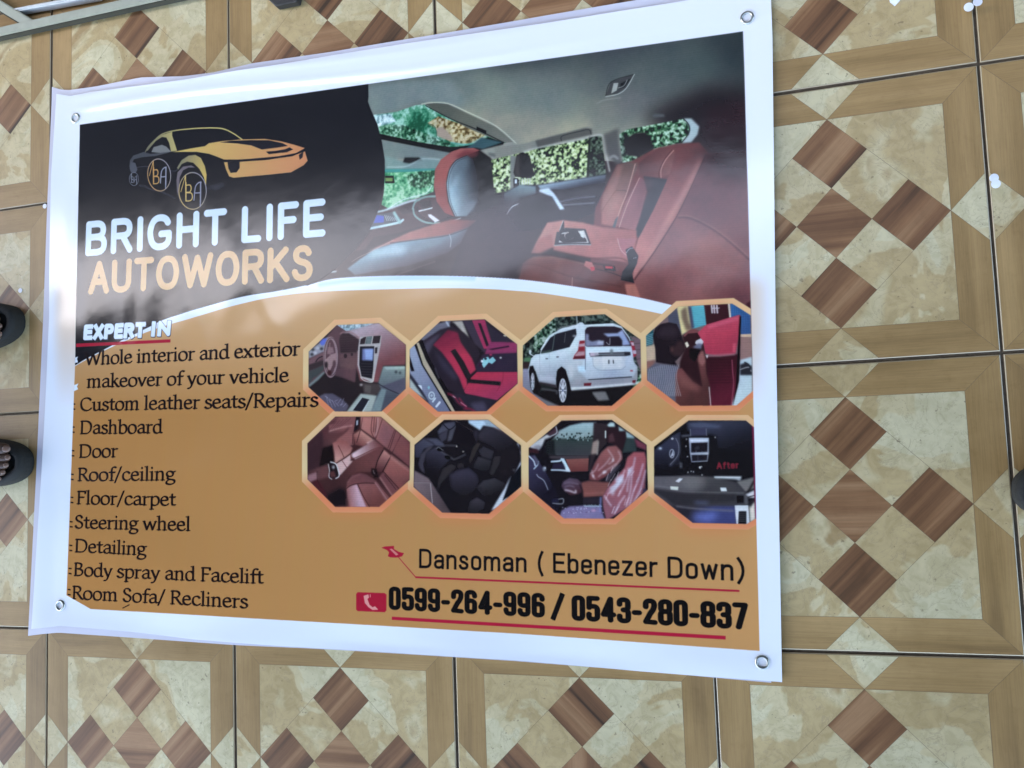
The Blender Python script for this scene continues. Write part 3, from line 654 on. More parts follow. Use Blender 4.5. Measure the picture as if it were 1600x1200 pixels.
pg("1110,180 1290,165 1280,190 1180,400 1100,560 960,780 870,900 835,950 850,760 870,690 960,520 1060,300", ('g', (1180, 200), (120, 58, 58), (930, 760), (188, 108, 102)), .3)
pg("1240,200 1285,180 1190,390 1060,600 900,880 890,860 1060,540 1180,330", (206, 132, 120), 2.5, .7)
pg("1290,160 1640,150 1640,1300 900,1300 840,950 900,890 1110,560 1190,400", ('g', (1400, 200), (98, 46, 54), (1200, 900), (146, 84, 82)), .5)
pg("1120,560 1200,400 1290,220 1540,200 1560,800 1400,680 1250,590", (112, 58, 62), 5, .7)
pg("1000,760 1110,600 1300,660 1500,800 1480,1050 1150,1100 900,980", (160, 94, 92), 16, .7)
ln("1118,558 1200,565 1330,630 1450,720 1570,830", 1.2, (52, 26, 32), .5); ln("1120,552 1200,556 1330,620 1450,708 1570,815", .9, (176, 112, 106), .4, .7)
ln("1290,168 1185,400 1105,560 980,760 860,930 850,950", .9, (70, 34, 38), .2)
pg("1500,900 1640,800 1640,1200 1560,1150 1500,1060", (150, 92, 98), 5, .6); pg("1540,1100 1600,1060 1600,1200", (60, 30, 40), 1)
pg("1240,90 1700,90 1700,300 1420,330 1290,260", (44, 24, 30), 13, .8)
pg("880,300 960,320 900,480 860,600", (110, 62, 66), 5, .5); pg("660,470 730,400 780,400 740,540 670,600", (196, 128, 116), 6, .5)
pg("1180,620 1400,720 1500,900 1400,1000 1150,900 1080,760", (166, 108, 104), 22, .55); pg("880,960 1000,900 1100,1100 1000,1200 900,1100", (104, 58, 60), 12, .6); pg("1350,950 1640,880 1640,1200 1300,1200", (104, 56, 64), 18, .6)
# armrest with cup holder
pg("300,590 400,575 520,590 640,620 860,640 850,760 800,840 560,800 330,745 240,780 200,785 230,720", ('g', (300, 600), (186, 118, 108), (760, 800), (172, 92, 88)), .5)
pg("200,780 250,690 330,665 340,745 250,790", (166, 92, 86), 1.5, .8); ln("200,788 330,800 540,840 700,860", 2.4, (70, 34, 36), .8)
pg("340,745 570,740 740,700 760,800 800,830 560,812 340,765", (184, 104, 98), 1, .9); ln("335,765 560,812 740,812 800,832", 1.3, (84, 36, 40), .4)
pg("345,735 360,650 400,650 410,625 540,632 575,730", (62, 56, 62), .2); pg("372,715 392,655 530,640 560,718", (200, 190, 190), .2)
pg("375,700 385,665 480,650 540,690 550,712 400,716", (36, 28, 32), .3); el(440, 672, 34, 24, (176, 160, 158), .2); el(440, 676, 28, 19, (34, 24, 28), .2)
pg("415,628 450,635 480,630 530,700 500,712 460,680", (26, 20, 22), .3); pg("500,645 525,645 530,690 510,680", (210, 204, 204), .2)
ln("345,735 450,728 572,730", 1.4, (150, 156, 160), .2); pg("375,640 405,575 408,650 380,660", (44, 40, 46), .2); ln("378,640 400,580", .9, (196, 196, 200))
pg("740,690 860,690 830,760 790,810 760,780", (176, 96, 100), .5); ln("740,692 760,760 800,800", .9, (210, 150, 144), .3)
# seat cushion row
pg("120,950 150,850 210,808 330,806 540,850 760,900 790,980 820,1100 100,1000", ('g', (300, 820), (142, 80, 74), (500, 1000), (112, 60, 58)), .6)
ln("150,852 250,860 460,932 760,990", 1.0, (80, 40, 40), .4, .9); ln("458,935 455,990", 1, (190, 136, 126), .2); ln("150,850 210,812 330,806 540,850", 1.1, (186, 124, 114), .4, .8)
pg("540,830 580,840 600,880 585,895 530,860", (190, 104, 98), .3); pg("570,870 595,868 598,888 575,895", (214, 44, 60), .2)
pg("650,860 720,862 730,895 660,890", (46, 28, 32), .2); pg("660,862 710,866 712,880 664,878", (214, 54, 66), .2); ln("600,880 700,905 780,935", 1.2, (60, 34, 38), .2)
pg("790,760 830,740 870,800 860,850 830,910 845,970 760,950 770,900 810,850", (34, 28, 38), .3); ln("795,780 815,755 835,752", 1, (186, 186, 196), .2); ln("838,815 858,810", .9, (180, 180, 190), .1)
pg("785,975 850,975 880,1050 880,1080 800,1050", (182, 104, 92), .4)
# left headrest far seat fade: deep shadow in the middle
Z(480, 140, 4)
pg("1000,840 1250,740 1400,1000 1360,1110 1300,1200 900,1200 960,960", (62, 44, 52), 8, .9)
pg("1330,1110 1400,1050 1560,1060 1560,1200 1330,1200", (110, 62, 60), 3, .6)
# printed photograph is a little duller than its screen colours
_g = IMG.mean(-1, keepdims=True); IMG[:] = np.where(BIG[..., None] > .01, _g + (IMG - _g) * .80, IMG) * (1 - np.array([.02, .015, .07], np.float32) * BIG[..., None]); IMG[:] = np.where(BIG[..., None] > .01, np.clip(92 + (IMG - 96) * 1.16, 8, 255), IMG)
# --- header
St.clip = CLIP0; Z()
pg(WING + [(p[0], p[1]) for p in up if p[0] < 480][::-1], (25, 24, 28))
St.clip = CLIP0
GOLD = ('g', (110, 400), (112, 106, 96), (1400, 300), (214, 140, 88))
def gold(t, blur=.15): pg(t, GRAD, blur, 1, True)
# logo
Z(180, 180, 4.706)
gA = ('g', (440, 260), (204, 176, 96), (1380, 300), (206, 136, 90)); gB = ('g', (110, 380), (70, 70, 72), (520, 250), (206, 184, 110))
ln("215,290 240,240 290,185 350,138 450,112 600,97 730,94 800,102 870,135 935,180", 2.0, gB, .1)
pg("330,150 420,122 420,150 456,262 412,268 398,205 378,165 345,160 300,190 262,235 240,262 225,262 260,210 300,172", gB, .1)
pg("268,272 285,235 345,218 378,232 412,268 335,278", (120, 118, 112), .15)
pg("106,380 112,330 135,298 210,272 262,285 420,268 300,300 200,310 140,325 125,352 150,395", (72, 72, 74), .2)
pg("120,345 150,352 165,400 150,430 118,420 108,390", (80, 80, 84), .2)
pg("420,272 560,244 660,228 690,206 790,190 930,178 1100,174 1220,192 1320,218 1396,242 1330,278 1200,302 1000,320 880,328 800,326 745,304 690,284 600,270 500,270", gA, .1)
pg("770,200 850,188 1000,183 1130,184 1230,205 1270,226 1180,240 1078,252 1000,222 900,208", (30, 28, 34), .1)
pg("1108,268 1180,262 1250,250 1282,236 1308,252 1262,272 1130,286", (30, 28, 34), .1)
ln("830,330 1000,328 1200,308 1340,280 1396,245", 2.0, (30, 28, 34), .1)
pg("800,346 920,342 1100,330 1300,302 1395,266 1415,335 1385,368 1292,420 1100,440 870,460 838,450 815,400", gA, .1)
pg("826,346 915,340 915,388 893,420 848,424 832,390", (28, 27, 32), .1); pg("1350,292 1384,268 1378,310 1356,328", (36, 32, 38), .15)
pg("455,388 490,330 540,298 590,292 630,315 660,375 673,440 668,520 652,455 620,395 575,350 530,342 490,360 465,400", ('g', (470, 380), (128, 120, 92), (670, 420), (206, 172, 92)), .1)
pg("452,480 460,420 500,378 560,370 590,385 540,385 500,405 475,460 470,560 480,640 455,560", (112, 100, 100), .15)
ln("160,385 250,378 420,410 460,400", 1.3, (64, 62, 66), .2); ln("180,520 220,525 260,545 330,560 440,610", 2.4, (60, 60, 66), .8, .8)
pg("660,530 800,500 800,520 740,548", (66, 66, 74), 2.5, .7)
def badge(cx, cy, rx, ry, rot, c1, c2, w_=1.7):
    t = np.linspace(0, 2 * math.pi, 60); a = math.radians(rot)
    P = np.stack([cx + rx * np.cos(t) * math.cos(a) - ry * np.sin(t) * math.sin(a), cy + rx * np.cos(t) * math.sin(a) + ry * np.sin(t) * math.cos(a)], -1)
    el(cx, cy, rx, ry, (24, 23, 26), .1, 1, rot)
    ln(P, w_, ('g', (cx - rx, cy + ry * .6), c1, (cx + rx, cy - ry * .6), c2), .1, 1, False)
    f = lambda s: [(cx + float(q.split(',')[0]) * rx, cy + float(q.split(',')[1]) * ry) for q in s.split()]
    ln(f("-.52,-.84 -.5,.55"), w_ * 1.2, c1, .1); ln(f("-.86,.05 -.54,-.8"), w_ * .9, c1, .1)
    for q in ("-.48,-.45 -.48,.55", "-.48,-.3 -.2,-.32 -.1,-.15 -.2,.05 -.45,.08", "-.45,.1 -.1,.12 -.02,.35 -.15,.52 -.48,.55"): ln(f(q), w_ * 1.25, c1, .1)
    for q in (".1,.5 .2,-.2 .45,-.45 .62,-.45", ".6,-.5 .58,.6", ".15,.12 .58,.1"): ln(f(q), w_ * 1.25, c2, .1)
    ln(f(".58,-.45 .56,.84"), w_ * 1.2, c2, .1)
badge(325, 440, 84, 118, -6, (196, 146, 84), (150, 148, 156)); badge(570, 557, 100, 135, 0, (206, 170, 100), (150, 146, 156))
badge(140, 470, 34, 48, 0, (140, 140, 144), (140, 140, 146), .8)
Z()
sans('BRIGHT', (133.4, 401), (354, 382.5), (138, 346), .097, (214, 226, 232), gap=.12); sans('LIFE', (376.5, 380.5), (508.5, 369.3), (377, 322.5), .097, (214, 226, 232), gap=.12)
sans('AUTOWORKS', (138, 461), (488.5, 438.5), (142, 408.5), .098, (206, 158, 98), gap=.085)
# --- octagon photographs
ORNG = []
OCT = [
 "526,508 592,505 634.4,538.8 633.8,607.5 596,643 523.8,643 482.3,605 482.3,549.4",
 "688,502 757.5,498.8 808,538 808.8,599.4 760,642.5 684,643 640,605 640,546",
 "867.5,496 945,491 1001,531 1002,595 956,634 856,634 817,604 817,540",
 "1060,479 1144,474.4 1190,503 1192,597 1151,633.4 1063,634 1011,594 1009.6,524.5",
 "524,651 595,651 640.6,690.6 640,750 592.5,792 523.8,792 480.6,749 480.6,692.5",
 "693.8,656 762.5,656 814,696 814.4,760 763.8,803 691,801 646,761 647.5,695",
 "877.5,657 956,656 1010.5,695 1012.5,765 959,810.5 881,809.8 826,764 826,700",
 "1076,657 1165.6,657 1204,690 1206,796 1167,818.6 1082.7,817 1022,770 1022,698"]
OP = [np.array([[float(v) for v in q.split(',')] for q in s.split()]) for s in OCT]
for P in OP:
    c = P.mean(0); Q = []
    for i in range(8):
        p0, p1, p2 = P[i - 1], P[i], P[(i + 1) % 8]
        d1 = (p1 - p0) / np.hypot(*(p1 - p0)); d2 = (p2 - p1) / np.hypot(*(p2 - p1))
        n1, n2 = np.array([d1[1], -d1[0]]), np.array([d2[1], -d2[0]])
        if n1 @ (p1 - c) < 0: n1, n2 = -n1, -n2
        Q.append(p1 + (n1 + n2) * 8.6 / (1 + n1 @ n2))
    Q = np.array(Q); ORNG.append(Q)
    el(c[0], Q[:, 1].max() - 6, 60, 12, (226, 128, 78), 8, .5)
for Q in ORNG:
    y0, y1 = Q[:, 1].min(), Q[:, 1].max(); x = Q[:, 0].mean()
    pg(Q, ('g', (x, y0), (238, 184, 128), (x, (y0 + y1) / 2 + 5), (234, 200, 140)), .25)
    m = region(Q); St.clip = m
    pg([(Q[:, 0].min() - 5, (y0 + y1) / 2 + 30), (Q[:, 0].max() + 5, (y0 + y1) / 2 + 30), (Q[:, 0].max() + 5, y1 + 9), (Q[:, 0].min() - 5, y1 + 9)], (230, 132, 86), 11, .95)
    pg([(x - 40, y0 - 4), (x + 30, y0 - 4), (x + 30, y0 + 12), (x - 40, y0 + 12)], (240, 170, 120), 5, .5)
    St.clip = CLIP0
def photo(i, base):
    St.clip = CLIP0; Z(); St.clip = region([tuple(p) for p in OP[i]]); pg([tuple(p) for p in OP[i]], base)
# 1: steering wheel and centre console
photo(0, (44, 34, 36)); Z(460, 495, 8)
pg("420,230 530,100 650,170 600,200 580,420 560,640 700,640 780,620 760,820 600,760 380,700 170,880 170,520 380,430", (98, 66, 70), .5)
pg("530,100 1020,75 860,140 650,180", pal(N2, [(110, 130, 140), (160, 190, 200), (196, 214, 224)]), .3)
pg("180,430 400,260 430,250 400,420 180,520", (150, 150, 160), .8); pg("315,320 360,270 415,275 400,340 340,360", (90, 110, 214), .6)
for k, (x, y) in enumerate([(230, 410), (290, 390), (340, 400), (260, 450), (220, 470)]): el(x, y, 22, 18, [(60, 60, 64), (190, 190, 196)][k % 2], .6)
pg("180,545 360,440 370,500 280,560 180,610", (122, 84, 88), .5); ln("270,560 300,520 350,495", 2, (50, 36, 40), .3)
pg("175,680 370,600 370,660 290,740 240,760 175,850", (70, 74, 72), .6); pg("175,880 180,850 360,690 390,690 300,790 200,870", (122, 136, 130), .5)
pg("180,600 370,540 370,600 180,680", (60, 46, 48), .6)
pg("580,220 700,170 1020,80 1120,80 1200,150 1395,350 1385,600 1110,610 1050,820 820,800 770,600 800,300 600,210", ('g', (1000, 100), (184, 160, 168), (1150, 560), (128, 70, 72)), .6)
pg("580,210 680,200 810,280 810,420 580,430 560,300", (56, 38, 42), .4); ln("575,215 620,190 720,200 815,275", 2, (160, 118, 116), .4)
for k in range(9): ln([(575, 240 + k * 22), (800, 250 + k * 22)], .6, (96, 66, 70), .2, .7)
pg("560,450 780,440 800,600 740,660 560,640", (110, 76, 76), 1.2); el(640, 490, 22, 28, (56, 40, 42), .3); el(720, 470, 16, 20, (60, 44, 46), .3)
pg("820,250 1090,235 1080,340 990,810 960,815 830,760 790,600 800,380", (186, 176, 172), .3)
pg("830,280 870,255 900,250 880,340 820,345", (50, 36, 40), .2); pg("905,250 975,242 960,338 885,340", (92, 104, 104), .3); pg("990,240 1080,236 1065,330 972,335", (50, 38, 42), .2)
for k in range(4): ln([(910, 262 + k * 20), (960, 258 + k * 20)], .6, (150, 166, 160), .1)
pg("820,370 1000,368 985,660 970,775 840,745 812,600", (34, 30, 36), .2); pg("850,400 990,398 980,550 848,545", (110, 120, 168), .4); pg("880,405 985,402 975,540 890,530", (150, 172, 222), .6)
for k in range(5): ln([(835, 585 + k * 34), (970, 590 + k * 34)], .5, (80, 76, 84), .2)
pg("1010,385 1040,380 1035,455 1008,460", (50, 40, 44), .2); ln("830,760 880,800 975,815 995,740", 1.4, (206, 200, 190), .2)
pg("850,830 1080,840 1060,960 960,990 870,960", (74, 62, 60), .8); pg("880,850 960,860 950,960 880,940", (96, 84, 80), .6)
pg("1110,620 1385,620 1390,910 1090,1185 900,1190 960,1100 1080,900 1050,820", ('g', (1200, 640), (136, 152, 144), (1200, 1000), (78, 80, 90)), .5)
pg("1120,625 1380,620 1380,650 1150,660", (170, 190, 178), .7); pg("1060,880 1380,760 1390,900 1300,960 1160,900", (88, 84, 98), 1); ln("1040,830 1160,900 1300,960", 1.4, (50, 46, 56), .3)
el(1270, 690, 16, 18, (58, 62, 66), .4); el(1320, 700, 14, 16, (60, 64, 68), .4)
pg("1090,900 1150,910 1080,1180 960,1190 1010,1060", (124, 142, 140), .6)
pg("650,1190 830,960 1030,985 960,1190", (170, 180, 166), .5); pg("730,1170 850,1010 940,1035 840,1190", (40, 38, 46), .3); ln("930,1050 860,1180", 1.2, (214, 224, 222), .2); ln("735,1160 840,1010", .7, (214, 220, 218), .2)
el(835, 850, 20, 15, (176, 160, 156), .6)
pg("300,1000 380,960 480,960 600,1030 680,1110 650,1180 500,1190", (92, 84, 100), .8)
for k in range(12): ln([(380 + (k * 67) % 240, 990 + (k * 41) % 150), (420 + (k * 67) % 240, 1010 + (k * 53) % 150)], .8, (170, 164, 184), .3, .7)
def ringw(cx, cy, rx, ry, w_, c):
    t = np.linspace(0, 2 * math.pi, 40); ln(np.stack([cx + rx * np.cos(t), cy + ry * np.sin(t)], -1), w_, c, .2, 1, False)
ringw(455, 505, 78, 240, 4.4, (158, 126, 126)); ringw(462, 500, 90, 236, .9, (70, 48, 52))
pg("385,540 460,470 530,450 520,560 470,620 440,700 420,640", (170, 132, 128), .3); ln("445,330 440,400 450,480", 2.2, (140, 104, 104), .2); el(400, 600, 20, 40, (50, 36, 38), .4); el(440, 700, 26, 36, (66, 32, 34), .4); el(500, 590, 20, 50, (96, 66, 68), .6)
pg("420,380 480,380 500,450 410,470", (150, 112, 112), .5)
# 2: red and black seats
photo(1, (34, 26, 32)); Z(630, 495, 8)
pg("380,100 600,40 560,140 380,260 300,340 220,280", (112, 110, 124), .8); ln("540,60 580,130", 2.4, (206, 214, 224), .4)
pg("600,60 740,50 830,280 640,80", (186, 176, 160), .5); pg("720,90 770,200 740,170", (214, 206, 190), .4)
pg("200,320 280,280 460,160 600,120 760,200 900,330 960,460 900,600 840,740 780,960 700,980 560,900 420,740 300,560", (44, 34, 44), .6)
pg("270,330 400,240 560,160 480,200 380,330 300,480 260,420", (92, 84, 104), 2, .7); pg("380,400 540,560 700,760 640,800 480,640", (62, 54, 72), 3, .8)
pg("740,40 860,50 1040,380 1020,450 900,340 820,200", (62, 50, 66), .6)
pg("375,350 560,160 680,200 720,320 860,520 912,660 790,760 800,860 760,920 700,760 600,600 480,440", ('g', (560, 180), (116, 28, 52), (640, 500), (200, 46, 74)), .4)
pg("480,290 640,180 690,240 560,330", (150, 34, 62), 3, .7)
pg("590,430 650,400 760,560 850,740 820,800 780,760 700,600", (36, 30, 34), .2); ln("600,430 700,610 800,800", .5, (120, 28, 50), .2)
pg("860,45 1020,35 1110,300 1060,400 1010,400", (176, 44, 84), .3); pg("935,80 970,80 1075,360 1040,370", (34, 28, 36), .2)
pg("1090,310 1290,300 1425,320 1420,460 1020,470 1040,400", (150, 48, 92), .5); pg("1060,405 1320,360 1330,378 1120,415", (52, 26, 44), .3)
pg("1030,70 1280,250 1420,320 1100,310", (48, 40, 54), .5); pg("1000,470 1425,450 1430,690 920,690 900,620", (50, 38, 56), .6)
pg("920,690 1430,690 1430,830 1170,1045 780,960 760,930 850,760", ('g', (1000, 700), (196, 44, 70), (1100, 1000), (178, 48, 84)), .3)
pg("840,780 1220,810 1215,860 800,825 800,780", (34, 28, 32), .2); ln("1250,690 1240,800 1170,930", .6, (120, 24, 48), .2)
pg("770,970 900,985 1170,1045 1040,1190 780,1190 560,960 700,960", (44, 38, 50), .6); pg("840,1080 1000,1060 1060,1180 900,1190", (84, 76, 100), 2, .7)
pg("80,390 160,340 330,640 600,1190 420,1190 300,1060 80,740", ('g', (120, 400), (150, 160, 186), (400, 1100), (112, 116, 142)), .5)
pg("80,480 140,680 100,680 80,600", (20, 18, 28), .3); pg("80,700 200,860 330,1080 300,1060 80,800", (40, 38, 52), .5); pg("80,760 250,1000 300,1050 80,900", (170, 180, 176), .5)
pg("140,350 170,330 260,540 640,1190 590,1190 230,600", (26, 22, 26), .2); pg("165,330 195,320 280,530 650,1185 610,1190 250,600", (186, 170, 140), .2); pg("200,310 240,290 330,520 560,920 600,1000 660,1185 640,1170 290,550", (24, 20, 24), .2)
ringw(355, 985, 34, 44, 1.6, (206, 220, 224)); el(355, 985, 14, 18, (180, 190, 200), .3); ln("370,1060 400,1020", 2.6, (210, 220, 228), .2); ln("415,1120 455,1070", 3.4, (224, 230, 238), .2); el(320, 885, 14, 20, (130, 190, 196), .3)
pg("180,850 230,860 240,920", (214, 220, 232), .3)
for t in ("560,960 640,1000 700,1080 790,1120", "700,1020 760,1100 800,1150", "760,1150 830,1150 900,1185"): ln(t, 2.2, (150, 28, 56), .4); 
ln("720,1070 790,1120", 1, (236, 150, 170), .2); ln("620,990 650,1010", 1, (240, 200, 210), .2); ln("400,640 420,700 450,770", 1, (120, 112, 130), .4)
pg("1000,520 1060,500 1080,530 1120,500 1160,545 1110,590 1070,570 1010,640 985,600", (140, 206, 212), .3); el(1030, 525, 18, 14, (30, 50, 60), .3); el(985, 555, 14, 16, (236, 240, 248), .3); el(1095, 475, 18, 10, (190, 50, 90), .3); el(965, 600, 16, 26, (60, 20, 44), .4); el(1218, 512, 14, 12, (206, 196, 196), .3); pg("1250,230 1285,225 1290,250 1260,245", (206, 196, 170), .3)
for k in range(16): ln([(230 + k * 6, 120 + k * 22), (1400, 110 + k * 22)], .35, (30, 20, 30), .2, .28)
# 3: white off-roader from behind
photo(2, (34, 38, 36)); Z(810, 485, 8)
pg("40,0 1600,0 1600,760 40,760", DARKL); pg("160,240 460,90 470,260 300,440 200,520", LEAF2, .6, .7); pg("80,590 160,590 150,650 60,640", (80, 124, 84), .8); pg("50,640 160,650 140,730 50,730", (54, 38, 36), .8)
ln("728,60 735,170", 1.8, (150, 160, 160), .3)
pg("1390,320 1560,360 1560,640 1540,780 1480,640 1440,380", (126, 96, 102), .5); ln("1400,500 1530,490", .6, (70, 48, 52)); ln("1420,420 1520,410", .6, (70, 48, 52)); ln("1460,620 1530,600", .6, (70, 48, 52))
pg("40,730 140,730 200,1010 400,1080 540,1200 0,1200", ('g', (60, 760), (150, 146, 166), (300, 1150), (112, 108, 112)), .6); pg("1440,900 1540,780 1560,900 1400,1000", LEAF2, .5)
pg("200,1040 480,960 640,990 1440,940 1440,1000 1200,1200 520,1200 300,1100", (26, 22, 24), .8); pg("920,1020 1090,1015 1140,1120 1000,1130 940,1060", (118, 114, 112), .8); ln("290,980 480,1010 480,1040", 2, (90, 88, 90), .6)
BODY = ('g', (500, 560), (206, 220, 226), (560, 960), (150, 150, 156))
pg("270,545 285,480 380,330 480,262 560,220 720,180 770,150 800,150 830,180 1180,160 1290,200 1390,340 1430,480 1440,640 1490,700 1490,860 1460,930 1430,935 900,975 660,990 620,900 600,760 540,700 480,760 470,960 260,900 215,760 180,690 140,700 125,900 122,740 160,600 210,550", BODY, .25)
pg("830,455 1420,450 1440,640 1480,720 1440,830 860,860 760,760 830,600", ('g', (1100, 470), (208, 226, 236), (1150, 840), (176, 184, 196)), .5); pg("740,690 840,700 840,770 750,770", (196, 224, 240), .6)
pg("600,560 760,440 720,620 700,800 640,900 600,760", (196, 204, 208), 2, .6)
pg("270,800 470,840 470,880 260,870", (190, 194, 200), .8)
pg("280,540 290,500 400,340 480,290 720,228 728,300 640,460 400,520", (36, 34, 42), .2); ln("455,300 425,500", 1.2, (84, 100, 96), .3); ln("590,280 575,400", .8, (110, 112, 116), .3, .8); el(700, 320, 24, 12, (150, 150, 158), .5); pg("285,520 420,490 400,520 290,540", (66, 86, 72), .6)
ln("285,490 380,335 480,270 560,228 730,200", 2.2, (212, 226, 228), .2); ln("480,262 530,215 700,180", 1.2, (120, 124, 122), .2)
pg("855,215 900,200 1200,200 1290,225 1380,350 1415,445 860,455 835,440 832,250", (42, 30, 40), .2)
pg("840,290 880,300 880,370 920,390 1010,370 1070,420 1060,440 860,450 838,440", (128, 130, 160), .4); pg("1060,290 1240,285 1300,240 1400,430 1300,440 1290,370 1250,330 1150,330 1120,330", (150, 166, 206), .4); pg("1000,380 1070,380 1060,430 980,420", (176, 180, 206), .4)
pg("1140,350 1160,330 1260,325 1300,380 1290,445 1150,445", (38, 28, 38), .4); ln("1100,400 1140,430 1145,350", 1, (150, 150, 160), .2)
pg("830,60 1050,60 1060,90 1180,150 1240,160 830,180", (206, 222, 226), .3, 0)
pg("840,182 1180,165 1290,205 1180,195 860,205", (214, 228, 232), .2)
pg("765,380 830,375 835,605 680,610 700,560 745,500", (150, 34, 46), .2); pg("760,420 830,410 830,450 755,455", (196, 150, 160), .3); pg("700,560 750,515 832,510 832,560 720,580", (190, 140, 146), .6); pg("690,610 700,575 832,570 834,606", (96, 30, 38), .3)
pg("1395,380 1440,390 1478,560 1440,590 1425,500", (176, 40, 56), .2); pg("1405,400 1440,400 1450,440 1420,440", (220, 190, 200), .3); pg("1430,500 1470,500 1475,545 1435,545", (200, 180, 190), .3)
pg("885,530 1320,518 1400,520 1405,560 1330,575 900,580", (44, 42, 50), .2); pg("895,535 1000,530 1010,560 900,575", (190, 170, 184), .3); ln("885,528 1100,522 1320,516", 1.3, (222, 228, 234), .2); ln("960,550 1320,545", 1.3, (150, 156, 160), .3); el(1165, 510, 22, 28, (120, 130, 134), .4)
pg("930,580 1340,570 1330,700 1280,735 1040,745 940,700", (206, 210, 212), .5); pg("1050,580 1290,580 1285,730 1055,730", (220, 222, 220), .4); ln("1132,625 1132,662", 1.6, (30, 30, 34)); ln("1186,625 1190,660", 1.4, (40, 40, 44))
ln("930,590 945,700 1040,748 1280,738 1340,695", .7, (140, 146, 152), .3, .8)
pg("865,862 1420,825 1420,838 880,872", (40, 44, 54), .3); pg("820,910 915,905 905,945 818,945", (110, 26, 38), .2); pg("1425,875 1470,870 1460,905 1425,905", (120, 20, 34), .2); pg("650,960 900,950 1430,905 1440,930 900,980 660,1000", (222, 224, 222), .5)
pg("1400,745 1435,750 1430,765 1398,762", (176, 60, 76), .2)
pg("340,598 370,598 370,610 340,610", (60, 60, 66), .3); pg("475,575 505,575 505,588 475,590", (60, 60, 66), .3); ln("265,560 270,800", .6, (140, 150, 156), .3, .7); ln("385,530 395,820", .5, (150, 160, 166), .3, .6); ln("838,460 838,740", .8, (80, 84, 94), .2)
pg("255,890 470,930 480,970 270,920", (52, 42, 46), .4)
pg("130,760 145,700 185,690 205,760 240,880 290,960 240,1050 190,1040 150,960", (26, 22, 24), .3); el(178, 890, 24, 110, (176, 176, 182), .2); el(178, 890, 17, 92, (90, 90, 96), .3)
for a in range(0, 360, 45): ln([(178, 890), (178 + 20 * math.cos(math.radians(a)), 890 + 100 * math.sin(math.radians(a)))], .9, (220, 222, 226), .1)
pg("470,860 490,740 540,700 590,740 640,900 660,1000 650,1120 590,1190 530,1180 500,1080", (24, 20, 24), .3); el(556, 1000, 48, 150, (186, 186, 194), .2); el(556, 1000, 38, 128, (90, 88, 96), .3)
for a in range(0, 360, 36): ln([(556, 1000), (556 + 44 * math.cos(math.radians(a)), 1000 + 138 * math.sin(math.radians(a)))], 1.3, (228, 228, 234), .1)
el(556, 1000, 8, 18, (70, 80, 120), .2); pg("1110,990 1440,935 1400,1000 1200,1160 1140,1110", (28, 24, 26), .5)
pg("130,500 155,490 165,510 155,545 180,570 160,560 135,545", (206, 214, 216), .2); ln("150,545 210,580", 1.2, (206, 214, 216), .2)
# 4: man fitting a red door panel
photo(3, (120, 96, 96)); Z(995, 470, 8)
pg("500,60 640,60 690,340 560,430", (226, 206, 140), .5); pg("550,120 620,70 650,260 700,350 620,380 560,220", (110, 84, 70), 1.5, .9)
pg("390,190 500,90 560,420 400,300", (74, 74, 92), .3); pg("660,70 840,55 870,300 700,350", (84, 176, 190), .3); pg("640,75 680,72 720,340 680,345", (70, 66, 90), .4); pg("840,50 1150,40 1170,220 870,300", (66, 26, 32), .3)
for k in range(10): ln([(700, 95 + 24 * k), (860, 88 + 24 * k)], .4, (60, 140, 160), .1); ln([(860, 88 + 20 * k), (1160, 60 + 20 * k)], .4, (40, 16, 22), .1)
for x in (935, 965, 1000): ln([(x, 60), (x + 8, 150)], 2.2, (206, 190, 196), .3); ln([(x, 100), (x + 30, 90)], 1.4, (200, 184, 190), .3)
ln("1150,40 1170,220", 2.4, (236, 216, 190), .2); pg("1170,35 1250,60 1420,180 1425,420 1300,420 1300,210 1180,220", ('g', (1180, 60), (50, 110, 170), (1400, 400), (50, 84, 140)), .3)
for k in range(9): ln([(1190 + 28 * k, 50 + 12 * k), (1200 + 28 * k, 410)], .5, (34, 66, 116), .2, .7)
pg("1290,420 1430,415 1430,460 1290,450", (230, 190, 150), .3); pg("1290,455 1435,455 1440,740 1280,740", (158, 116, 106), .5); pg("1290,740 1440,700 1445,1330 1100,1330 1240,1060", (196, 214, 216), .6)
pg("1290,800 1360,770 1440,820 1445,930 1290,930", (44, 42, 48), .8); ln("1290,860 1400,830 1430,880", 1.4, (160, 156, 156), .3); ln("1350,770 1400,800 1420,860", 1.6, (34, 34, 40), .2)
pg("95,440 210,340 200,560 110,580", (26, 84, 96), .3)
for k in range(6): ln([(110, 440 + 22 * k), (200, 415 + 22 * k)], 1.1, (130, 180, 180), .2)
pg("110,570 240,540 240,740 120,760", (206, 176, 140), .6); pg("120,760 240,740 200,800 120,860", (150, 96, 84), .6)
pg("570,430 700,360 800,400 840,500 860,700 900,760 900,1320 500,1320 540,760 600,600", (50, 24, 28), .5)
pg("760,400 870,300 1160,210 1285,175 1300,190 1260,520 1235,660 1040,690 860,660 830,520", ('g', (900, 340), (206, 62, 84), (1000, 640), (186, 50, 74)), .3)
pg("880,310 1280,185 1270,240 900,350", (224, 84, 108), 1, .8); pg("1200,540 1240,520 1230,650 1200,640", (240, 90, 110), 1, .8)
for k in range(14): ln([(860, 400 + 19 * k), (1240, 390 + 19 * k)], .35, (140, 30, 50), .2, .5)
pg("860,690 1040,700 1240,670 1290,660 1260,1080 1180,1330 900,1330 880,800", ('g', (900, 760), (60, 20, 28), (1100, 1180), (96, 26, 42)), .4)
for k in range(9): ln([(890, 740 + 36 * k), (1180, 735 + 36 * k)], .5, (36, 12, 18), .2, .7)
